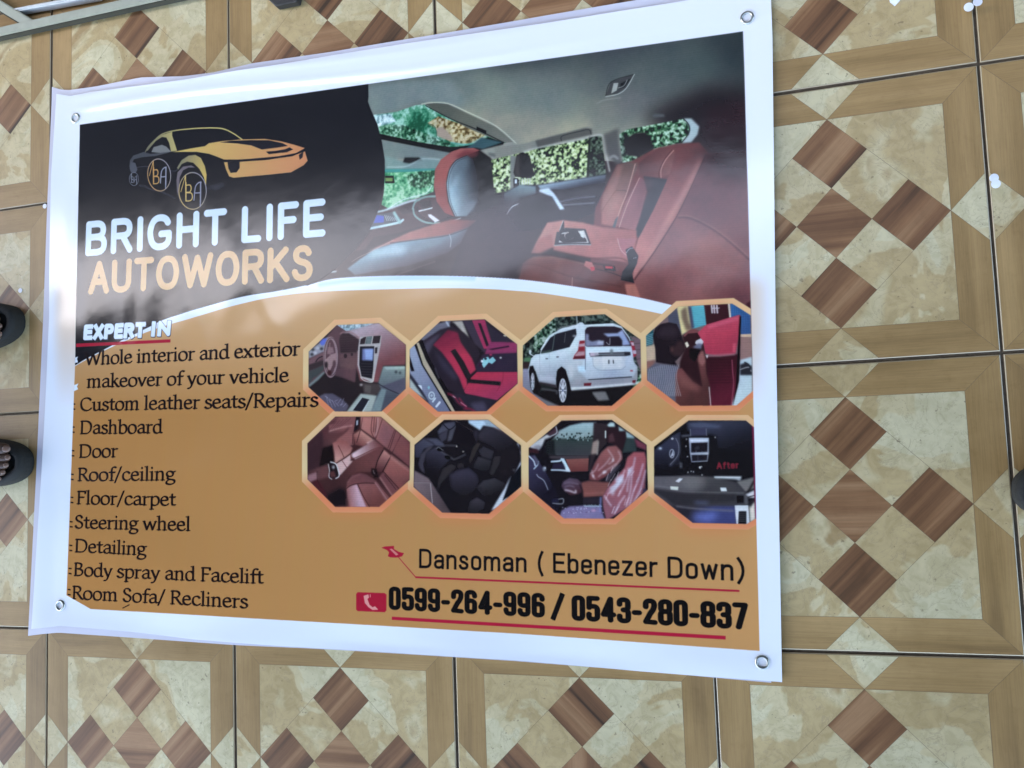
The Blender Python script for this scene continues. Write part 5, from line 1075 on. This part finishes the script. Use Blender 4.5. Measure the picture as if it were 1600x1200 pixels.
def z_top(s, t):
    """height of the upper sheet's surface, metres (s right, t down from the print's corner)"""
    z = .0040 + .0005 * np.sin(s * 9 + 1) * np.sin(t * 7 + .4)
    d = t + .05 + .006 * np.sin(s * 7)                                       # distance below the rolled top edge
    z = z + (.0016 * np.exp(-((d - .012) / .030) ** 2) + .0009 * np.exp(-((d + .004) / .0045) ** 2) + .0011 * np.exp(-((d - .020 - .012 * s) / .0050) ** 2)) * (1 - .75 * sst(s, .45, 1.1)) * sst(s, -.06, .05)
    z = z + .0016 * np.exp(-((d + .035) / .012) ** 2)
    z = z + .0040 * (1 - sst(s, -.075, -.02)) * (.45 + .55 * np.sin(t * 5 + .5) ** 2)
    wv = np.exp(-((t - .36) / .13) ** 2) * (1 - sst(s, .35, .75))           # soft upright folds across the lettering
    for s0, w0, a0, k0 in ((.028, .010, .0007, .05), (.075, .016, -.0006, .10), (.118, .009, .0008, -.12), (.163, .020, .0006, -.30), (.225, .013, -.0007, .35), (.262, .010, .0007, .42), (.335, .024, .0006, -.25), (.405, .018, .0008, .60), (.46, .03, -.0005, .5)):
        z = z + wv * a0 * np.exp(-((s - s0 - k0 * (t - .36)) / w0) ** 2)
    z = z + .0012 * np.exp(-((t - .93) / .025) ** 2) * np.sin(s * 17 + .8) + .0046 * sst(s, 1.20, 1.275) * (.65 + .35 * np.sin(t * 11)) + .0032 * sst(t, .925, .965) * (.55 + .45 * np.sin(s * 8 + 2)) * sst(s, .1, .3)
    z = z + .00018 * np.sin((s * .5 + t) * 2 * np.pi / .12) * np.exp(-((t - .40) / .12) ** 2)
    r = np.hypot(s + .03, (t - .955) * 1.2)
    z = z + .0035 * np.exp(-(r / .05) ** 2)                                   # lower left corner bends up
    z = z + .0018 * np.exp(-((t - .945) / .018) ** 2) * (.5 + .5 * np.sin(s * 21)) * (1 - sst(s, .3, .6))
    return z
def z_low(s, t):
    z = .0014 + .0005 * (1 + np.sin(s * 11 + t * 5)) * .5
    z = z + .0030 * np.exp(-((t + .085) / .02) ** 2) * (.6 + .4 * np.sin(s * 13))
    return z
def to_world(s, t):
    p = O2 + s[..., None] * EX + t[..., None] * EY
    return p[..., 0], -p[..., 1]
def sheet(name, G, zf, mat, parent, lift=0.0):
    nb, na = G.shape[:2]; s, t = G[..., 0], G[..., 1]; X, Y = to_world(s, t); Zz = zf(s, t) + lift
    V = np.stack([X, Y, Zz], -1).reshape(-1, 3)
    i = (np.arange(nb - 1)[:, None] * na + np.arange(na - 1)[None]).ravel()
    F = np.stack([i, i + na, i + na + 1, i + 1], -1)
    # cut edge: own vertices so that its shading stays crisp
    ring_ = np.concatenate([np.arange(na), np.arange(2, nb + 1) * na - 1, (nb - 1) * na + np.arange(na - 2, -1, -1), np.arange(nb - 2, 0, -1) * na])
    m = len(ring_); k0 = len(V); top = V[ring_]; bot = top - [0, 0, .0007]
    V = np.concatenate([V, top, bot, V - [0, 0, .0007]]); r0 = np.arange(m); r1 = (r0 + 1) % m
    F2 = np.stack([k0 + r1, k0 + r0, k0 + m + r0, k0 + m + r1], -1); F3 = F[:, ::-1] + k0 + 2 * m
    smooth = np.concatenate([np.ones(len(F), bool), np.zeros(m, bool), np.ones(len(F), bool)])
    sr, tr_ = s.ravel(), t.ravel()
    sr = np.concatenate([sr, sr[ring_], sr[ring_], sr]); tr_ = np.concatenate([tr_, tr_[ring_], tr_[ring_], tr_])
    F = np.concatenate([F, F2, F3])
    me = bpy.data.meshes.new(name); me.from_pydata(V.tolist(), [], F.tolist()); me.update()
    me.polygons.foreach_set('use_smooth', smooth)
    put_uv(me, sr, tr_); o = link(name, me, mat, parent)
    return o
def put_uv(me, s, t):
    uv = me.uv_layers.new(name='print'); vi = np.empty(len(me.loops), int); me.loops.foreach_get('vertex_index', vi)
    U = (s + MX) * RES / CW; Vv = 1 - (t + MY) * RES / CHT
    uv.data.foreach_set('uv', np.stack([U[vi], Vv[vi]], -1).ravel().astype(np.float32))
UT = [(89, 147), (110, 150), (140, 144.5), (180, 139.5), (220, 134.5), (295, 124), (370, 111), (426, 103), (520, 86.5), (635, 68), (860, 35), (1078, 0), (1204, -20)]
UR = [(1204, -20), (1207, 60), (1212, 500), (1222, 1065.5)]
UB = [(52, 982), (75, 980), (97, 977.5), (140, 981), (205, 987), (300, 999), (450, 1010), (585, 1018), (800, 1031), (1000, 1049), (1100, 1056.5), (1222, 1065.5)]
UL = [(89, 147), (81.5, 276), (78, 497), (66, 740), (52, 982)]
LT = [(80, 135), (90, 138.5), (105, 140.5), (150, 134.5), (220, 121), (286, 118.5), (332, 112.5), (393, 98), (520, 80), (700, 50), (860, 22), (993, 0), (1196, -33)]
LR = [(1196, -33), (1202, 300), (1203, 700), (1205, 1067.5)]
LB = [(42, 994), (66, 991), (90, 989), (200, 996.5), (367, 1008.5), (480, 1013.5), (585, 1019.5), (800, 1033), (1000, 1049), (1100, 1058), (1205, 1067.5)]
LL = [(80, 135), (72, 325), (66, 500), (55, 740), (42, 994)]
cc = un(660, 560, 0)
lower = empty('banner', (float(cc[0]), -float(cc[1]), 0))
tag(lower, 'plain white edged vinyl sheet lying underneath the printed banner, showing along its left side', 'banner', 'vinyl banners stacked on the floor')
upper = empty('banner', (float(cc[0]), -float(cc[1]), .002))
tag(upper, 'printed black and orange car upholstery advertising banner with eyelets lying on the tiles', 'banner', 'vinyl banners stacked on the floor')
def keep(o, p):
    o.parent = p; o.matrix_parent_inverse = Matrix.Translation(-p.location)
ls = sheet('vinyl_sheet', coons(LT, LR, LB, LL, 120, 90), z_low, M_white, None); keep(ls, lower)
us = sheet('vinyl_sheet', coons(UT, UR, UB, UL, 260, 200), z_top, M_print, None); keep(us, upper)
def clip_cell(P, x0, y0, x1, y1):
    for ax, v, sg in ((0, x0, 1), (0, x1, -1), (1, y0, 1), (1, y1, -1)):
        out = []
        for i in range(len(P)):
            a, b = P[i - 1], P[i]; da, db = (a[ax] - v) * sg, (b[ax] - v) * sg
            if (da >= 0) != (db >= 0):
                k = da / (da - db); out.append(a + (b - a) * k)
            if db >= 0: out.append(b)
        P = out
        if len(P) < 3: return []
    return P
def panel(name, photo_pts, label=None, lift=.00035, cell=.012):
    P = bl([p[0] for p in photo_pts], [p[1] for p in photo_pts])
    Q = bl([p[0] for p in PRINT_Q], [p[1] for p in PRINT_Q])
    lo_, hi_ = P.min(0), P.max(0); V, F, idx = [], [], {}
    hi_ = np.minimum(hi_, [Q[:, 0].max(), 9])
    for a in np.arange(math.floor(lo_[0] / cell) * cell, hi_[0], cell):
        for b in np.arange(math.floor(lo_[1] / cell) * cell, hi_[1], cell):
            c = clip_cell([p for p in P], a, b, a + cell, b + cell)
            if len(c) >= 3:
                f = []
                for p in c:
                    k = (round(p[0], 6), round(p[1], 6))
                    if k not in idx: idx[k] = len(V); V.append(k)
                    if not f or f[-1] != idx[k]: f.append(idx[k])
                if f[0] == f[-1]: f.pop()
                if len(set(f)) == len(f) >= 3: F.append(f[::-1])
    V = np.array(V); X, Y = to_world(V[:, 0], V[:, 1]); Zz = z_top(V[:, 0], V[:, 1]) + lift
    me = bpy.data.meshes.new(name); me.from_pydata(np.stack([X, Y, Zz], -1).tolist(), [], F); me.update()
    me.polygons.foreach_set('use_smooth', [True] * len(me.polygons)); put_uv(me, V[:, 0], V[:, 1])
    me.validate()
    o = link(name, me, M_print); keep(o, upper)
    if label: o['label'] = label
    return o
PL = ['octagonal print of a steering wheel and centre console', 'octagonal print of red and black car seats', 'octagonal print of a white off-road car seen from behind',
      'octagonal print of a man fitting a red door panel', 'octagonal print of a tan leather rear bench', 'octagonal print of black reclining seats',
      'octagonal print of tan seats wrapped in clear plastic', 'octagonal print of two black dashboards with the word After']
for k, P in enumerate(OP):
    q = [tuple(p) for p in P]
    if k in (3, 7):                                       # cut by the right edge of the print
        e = (1174, 1178.6)[k == 7]
        q = [(min(x, 1173.2 if k == 3 and y < 540 else (1176 if k == 3 else (1177.6 if y < 720 else 1181))), y) for x, y in q]
    panel('printed_photo', q, PL[k])
inter = [(576, 132), (1161, 49.6), (1173, 478)] + [p for p in up if 500 < p[0] < 1050][::-1] + [(502, 437), (525, 420), (555, 390), (577.5, 360), (590, 332), (598.5, 305), (601.5, 277), (601.5, 250), (597, 222), (590, 195), (580, 172), (575, 159)]
inter = [(576, 132), (1161, 49.6), (1172.5, 474), (1144, 466), (1057, 470), (1040, 474)] + [p for p in up if 500 < p[0] < 1030][::-1] + inter[-11:]
panel('printed_photo', inter, 'wide print of a car interior with red leather seats and a sunroof')
panel('printed_header', [(125.5, 196), (575, 132)] + [(575, 159), (580, 172), (590, 195), (597, 222), (601.5, 250), (601.5, 277), (598.5, 305), (590, 332), (577.5, 360), (555, 390), (525, 420), (500, 437), (481, 445)] + [p for p in up if 119 < p[0] < 480][::-1] + [(118.6, 500), (121.5, 380)], 'black printed header with a golden car logo and the shop name')
def ring(px, py, R0=.0102, R1=.0058):
    me = bpy.data.meshes.new('eyelet'); V, F = [], []; n, m = 40, 8
    prof = [(R1, -.0008), (R1 + .0003, .0010), (R1 + .0012, .0018), ((R0 + R1) / 2, .0021), (R0 - .0009, .0015), (R0, .0002), (R0, -.0006)]
    for i in range(n):
        a = 2 * math.pi * i / n
        for r, z in prof: V.append((r * math.cos(a), r * math.sin(a), z))
    k = len(prof)
    for i in range(n):
        j = (i + 1) % n
        for q in range(k - 1): F.append((i * k + q, j * k + q, j * k + q + 1, i * k + q + 1))
    me.from_pydata(V, [], F); me.update(); me.polygons.foreach_set('use_smooth', [True] * len(me.polygons))
    o = link('eyelet', me, M_ring)
    st = bl(px, py); X, Y = to_world(np.array(st[0]), np.array(st[1])); z = float(z_top(st[0], st[1]))
    e = .004
    nx = (float(z_top(st[0] + e, st[1])) - float(z_top(st[0] - e, st[1]))) / (2 * e); ny = -(float(z_top(st[0], st[1] + e)) - float(z_top(st[0], st[1] - e))) / (2 * e)
    o.matrix_world = Matrix.Translation((float(X), float(Y), z + .0003)) @ Vector((-nx, -ny, 1)).to_track_quat('Z', 'Y').to_matrix().to_4x4()
    o.parent = upper; o.matrix_parent_inverse = Matrix.Translation(-upper.location)
for e in ((118.5, 185), (1167.5, 28.5), (1191, 1035), (94.8, 946)): ring(*e)
# ------------------------------------------------------------------ loose things on the floor
M_disc = plain('punched_vinyl', (.80, .80, .82), .35)
def disc(px, py, rad, label, tilt=0, n=22):
    V = [(rad * math.cos(2 * math.pi * i / n), rad * math.sin(2 * math.pi * i / n), z) for z in (0, .0006) for i in range(n)]
    F = [list(range(n))[::-1], list(range(n, 2 * n))] + [(i, (i + 1) % n, n + (i + 1) % n, n + i) for i in range(n)]
    o = mesh('punched_disc', V, F, M_disc); p = at(px, py, .0008); o.location = (p.x, p.y, .0006 + tilt * .2); o.rotation_euler = (tilt, tilt * .6, px)
    tag(o, label, 'disc', 'white discs punched out of the banner')
disc(1512.3, 14.3, .0062, 'left of the two touching white discs near the top right corner', .03)
disc(1523, 13.8, .0060, 'right of the two touching white discs near the top right corner', .10)
disc(1552.3, 279.3, .0058, 'white punched disc on the right grout line, upper one of the touching pair', .02)
disc(1551.5, 293.2, .0058, 'white punched disc on the right grout line, lower one of the touching pair', .09)
disc(70, 322, .0046, 'small white disc half hidden by the left edge of the banner')
disc(31.7, 453.8, .0046, 'small white disc lying beside the upper left sandal')
cp = [(1386, -14), (1414, -20), (1406, 0), (1398.5, 8.2), (1391, 2)]
c0 = at(1398, 0)
o = mesh('paper_scrap', [(at(x, y, .004).x - c0.x, at(x, y, .004).y - c0.y, .001 + .006 * (i in (0, 1))) for i, (x, y) in enumerate(cp)], [[0, 4, 3, 2, 1]], M_disc); o.location = c0
sm = o.modifiers.new('thickness', 'SOLIDIFY'); sm.thickness = .0006
tag(o, 'white scrap of vinyl poking in at the top right edge', 'scrap')
# ---- painted steel frame at the top left
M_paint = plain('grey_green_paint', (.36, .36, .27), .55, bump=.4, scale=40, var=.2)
M_side_shade = plain('olive_side_shade', (.045, .042, .028), .7, bump=.3)  # dark tone stands in for the shaded side faces of the bars
M_whitish = plain('whitish_bar', (.62, .62, .58), .5)  # whiter than the other bars
def bar(p0, p1, w_, h, z, mat, parent, name='bar'):
    a, b = at(p0[0], p0[1], z + h), at(p1[0], p1[1], z + h); d = (b - a); L = d.length; d.normalize(); n = Vector((-d.y, d.x, 0))
    bm = bmesh.new(); bmesh.ops.create_cube(bm, size=1); bmesh.ops.scale(bm, vec=(L, w_, h), verts=bm.verts)
    bmesh.ops.bevel(bm, geom=bm.edges[:], offset=.0022, segments=2, affect='EDGES')
    me = bpy.data.meshes.new(name); bm.to_mesh(me); bm.free()
    o = link(name, me, mat); c = (a + b) / 2
    o.matrix_world = Matrix(((d.x, n.x, 0, c.x), (d.y, n.y, 0, c.y), (0, 0, 1, z + h / 2), (0, 0, 0, 1)))
    if parent: o.parent = parent; o.matrix_parent_inverse = Matrix.Translation(-parent.location)
    return o
fr = empty('metal_frame', at(0, 0)); tag(fr, 'pale green painted steel frame lying across the top left corner', 'frame')
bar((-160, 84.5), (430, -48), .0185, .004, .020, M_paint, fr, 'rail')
bar((-160, 86.2), (430, -46.3), .0175, .0185, .001, M_side_shade, fr, 'shade_strip')  # shade on the sides of rail and brace, modelled as dark strips
bar((-120, -62), (45, 38.5), .0175, .0175, .001, M_side_shade, fr, 'shade_strip')
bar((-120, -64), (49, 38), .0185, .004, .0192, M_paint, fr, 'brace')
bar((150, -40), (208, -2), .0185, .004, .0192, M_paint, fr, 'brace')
bar((20, 15), (150, -9), .0075, .020, .002, M_whitish, fr, 'rail')
M_black = plain('black_rubber', (.022, .020, .018), .55, bump=.3, scale=120)
def block(P, z0, z1, mat, name, label, cat):
    c = at(sum(p[0] for p in P) / len(P), sum(p[1] for p in P) / len(P)); k = len(P)
    V = [(at(x, y, z1).x - c.x, at(x, y, z1).y - c.y, z) for z in (z0, z1) for x, y in P]
    F = [list(range(k)), list(range(2 * k - 1, k - 1, -1))] + [(i, k + i, k + (i + 1) % k, (i + 1) % k) for i in range(k)]
    o = mesh(name, V, F, mat); o.location = (c.x, c.y, 0); tag(o, label, cat)
    bv = o.modifiers.new('soft', 'BEVEL'); bv.width = .002; bv.segments = 2
    bm = bmesh.new(); bm.from_mesh(o.data); bmesh.ops.recalc_face_normals(bm, faces=bm.faces); bm.to_mesh(o.data); bm.free()
    return o
block([(404, -30), (418, -2), (430, 9.5), (463, 2.5), (470, -30)], .001, .017, M_black, 'rubber_foot', 'black rubber foot of a stand at the top edge above the banner', 'foot')
# ---- people: only the fronts of their sandalled feet reach into the picture
M_skin = plain('brown_skin', (.075, .040, .026), .5, bump=.3, scale=150, var=.2)
M_sole = plain('black_sandal', (.012, .011, .009), .85, bump=.5, scale=260, var=.3)
M_nail = plain('toe_nail', (.17, .10, .07), .35)
TOES = ((.026, -.026, .0125), (.010, -.025, .0090), (-.004, -.029, .0086), (-.017, -.036, .0082), (-.029, -.045, .0078))
def outline(n=48):
    pts_ = []                                               # sandal sole outline, toe towards +x, tip at x=0
    for i in range(n):
        a = 2 * math.pi * i / n; x = math.cos(a); y = math.sin(a)
        wx = .052 - .012 * (1 - x) * .5
        pts_.append(((x - 1) * .135, wx * math.copysign(abs(y) ** .80, y)))
    return pts_
def foot(tip, ang, big, parent_tag):
    """tip: world position of the sandal's front; big=+1 puts the big toe on the left of the walking direction"""
    Pm = Matrix.Translation((tip.x, tip.y, 0)) @ Matrix.Rotation(ang, 4, 'Z')
    out = outline(); n = len(out)
    parts = []
    V = [(x, y, z) for z in (.001, .020) for x, y in out]
    F = [list(range(n))[::-1], list(range(n, 2 * n))] + [(i, (i + 1) % n, n + (i + 1) % n, n + i) for i in range(n)]
    s = mesh('sole', V, F, M_sole); s.matrix_world = Pm; parts.append(s)
    V, F = [], []                                            # raised rim
    for i in range(n):
        x, y = out[i]; a, b = out[i - 1], out[(i + 1) % n]; d = Vector((b[0] - a[0], b[1] - a[1])).normalized(); nn = Vector((d.y, -d.x))
        for k in range(8):
            t = 2 * math.pi * k / 8; V.append((x + nn.x * (.0095 * math.cos(t) - .009), y + nn.y * (.0095 * math.cos(t) - .009), .021 + .012 * math.sin(t)))
    for i in range(n):
        for k in range(8): F.append((i * 8 + k, ((i + 1) % n) * 8 + k, ((i + 1) % n) * 8 + (k + 1) % 8, i * 8 + (k + 1) % 8))
    r = mesh('rim', V, F, M_sole, smooth=True); r.matrix_world = Pm; parts.append(r)
    V, F = [], []                                            # strap over the instep
    for i in range(13):
        t = math.pi * i / 12
        for x in (-.150, -.092):
            for q in (0, .004): V.append((x + .006 * math.sin(t), (.050 + q) * math.cos(t), .018 + (.050 + q + (.008 if x < -.1 else 0)) * math.sin(t)))
    for i in range(12):
        a = i * 4; b = a + 4
        F += [(a + 1, a + 3, b + 3, b + 1), (a, b, b + 2, a + 2), (a, a + 1, b + 1, b), (a + 2, b + 2, b + 3, a + 3)]
    st = mesh('strap', V, F, M_sole, smooth=True); st.matrix_world = Pm; parts.append(st)
    return Pm, parts
def body(Ms, bigs, hip):
    bm = bmesh.new(); sk = bm.verts.layers.skin.verify(); root = None
    def v(p, r):
        q = bm.verts.new(p); q[sk].radius = (r, r); q[sk].use_root = False; return q
    pel = v(hip, .12); pel[sk].use_root = True
    for Pm, big in zip(Ms, bigs):
        W = lambda x, y, z: Pm @ Vector((x, y, z))
        ankle = v(W(-.205, 0, .10), .034); calf = v(W(-.225, 0, .32), .054)
        knee = W(-.20, 0, .47); knee_v = v(knee, .056); th = v(knee.lerp(Vector(hip), .55), .078)
        for a, b in ((pel, th), (th, knee_v), (knee_v, calf), (calf, ankle)): bm.edges.new((a, b))
        mid = v(W(-.135, 0, .055), .030); heel = v(W(-.235, 0, .047), .026); bm.edges.new((ankle, mid)); bm.edges.new((ankle, heel))
        ball = v(W(-.085, 0, .040), .024); bm.edges.new((mid, ball))
        for i, (yy, xx, rr) in enumerate(TOES):
            y = yy * big
            k = v(W(-.072, y * .95, .036), rr * 1.05); m_ = v(W((-.072 + xx) / 2 + .004, y, .039), rr); t = v(W(xx, y, .031), rr * .95)
            bm.edges.new((ball, k)); bm.edges.new((k, m_)); bm.edges.new((m_, t))
    me = bpy.data.meshes.new('body'); bm.to_mesh(me); bm.free()
    o = link('body', me, M_skin); o.modifiers.new('skin', 'SKIN').use_smooth_shade = True
    sb = o.modifiers.new('round', 'SUBSURF'); sb.levels = 2; sb.render_levels = 2
    return o
def nails(Pm, big, par):
    for yy, xx, rr in TOES:
        bm = bmesh.new(); bmesh.ops.create_uvsphere(bm, u_segments=10, v_segments=6, radius=1)
        bmesh.ops.scale(bm, vec=(rr * .62, rr * .55, rr * .22), verts=bm.verts)
        me = bpy.data.meshes.new('toe_nail'); bm.to_mesh(me); bm.free(); me.polygons.foreach_set('use_smooth', [True] * len(me.polygons))
        o = link('toe_nail', me, M_nail); o.matrix_world = Pm @ Matrix.Translation((xx + .001, yy * big, .031 + rr * .82)) @ Matrix.Rotation(.45, 4, 'Y')
        par.append(o)
def person(specs, hip, loc, label):
    root = empty('person', loc); tag(root, label, 'person', 'people standing round the banner')
    Ms, bigs, allp = [], [], []
    for (px, py), ang, big in specs:
        Pm, parts = foot(at(px, py, .02), ang, big, None); nm = []
        nails(Pm, big, nm); Ms.append(Pm); bigs.append(big)
        sole, rest = parts[0], parts[1:]
        sole.name = 'sandal'; allp.append(sole)
        for q in rest:
            mw = q.matrix_world.copy(); q.parent = sole; q.matrix_parent_inverse = sole.matrix_world.inverted(); q.matrix_world = mw
        allp += nm
    b = body(Ms, bigs, hip); allp.append(b)
    bpy.context.view_layer.update()
    for q in allp:
        if q.parent is None: q.parent = root; q.matrix_parent_inverse = root.matrix_world.inverted()
    return root
E1, E2 = at(27, 500, .02), at(40.5, 723, .02)
person([((27, 500), .06, -1), ((40.5, 723), -.03, 1)], (E1.x - .22, (E1.y + E2.y) / 2, .88), (E1.x - .15, (E1.y + E2.y) / 2, 0), 'person in black open toed sandals standing at the left edge of the banner')
E3 = at(1585, 766, .02)
person([((1585, 766), math.pi - .05, 1)], (E3.x + .22, E3.y + .1, .88), (E3.x + .15, E3.y, 0), 'person in a black sandal standing at the right edge of the picture')
# ------------------------------------------------------------------ added roof and wall slabs, out of view, that shape sheen and shading
M_roof_block = plain('roof_blocker_dark', (.13, .11, .09), .9, bump=.2)
M_wall_block = plain('wall_blocker_dark', (.016, .017, .016), .9, bump=.2)
def slab(name, x0, x1, y0, y1, z0, z1, mat, label, cat):
    bm = bmesh.new(); bmesh.ops.create_cube(bm, size=1); bmesh.ops.scale(bm, vec=(x1 - x0, y1 - y0, z1 - z0), verts=bm.verts)
    bmesh.ops.bevel(bm, geom=bm.edges[:], offset=.02, segments=2, affect='EDGES')
    me = bpy.data.meshes.new(name); bm.to_mesh(me); bm.free(); o = link(name, me, mat); o.location = ((x0 + x1) / 2, (y0 + y1) / 2, (z0 + z1) / 2)
    tag(o, label, cat); return o
ZR = 3.2
slab('roof_blocker', -4.5, 6.0, -3.4, -.63 + .216 * ZR, ZR, ZR + .15, M_roof_block, 'unseen roof slab added above the banner, mirrored dark in the glossy print', 'roof')  # added blocker, its front edge set where the sheen should stop
slab('wall_blocker', -7.0, 8.5, 1.75, 1.9, 0, 7.0, M_wall_block, 'unseen tall dark wall added to block the sky, mirrored dark in the top of the print', 'wall')  # added blocker, height and near-black tone set to limit the sheen
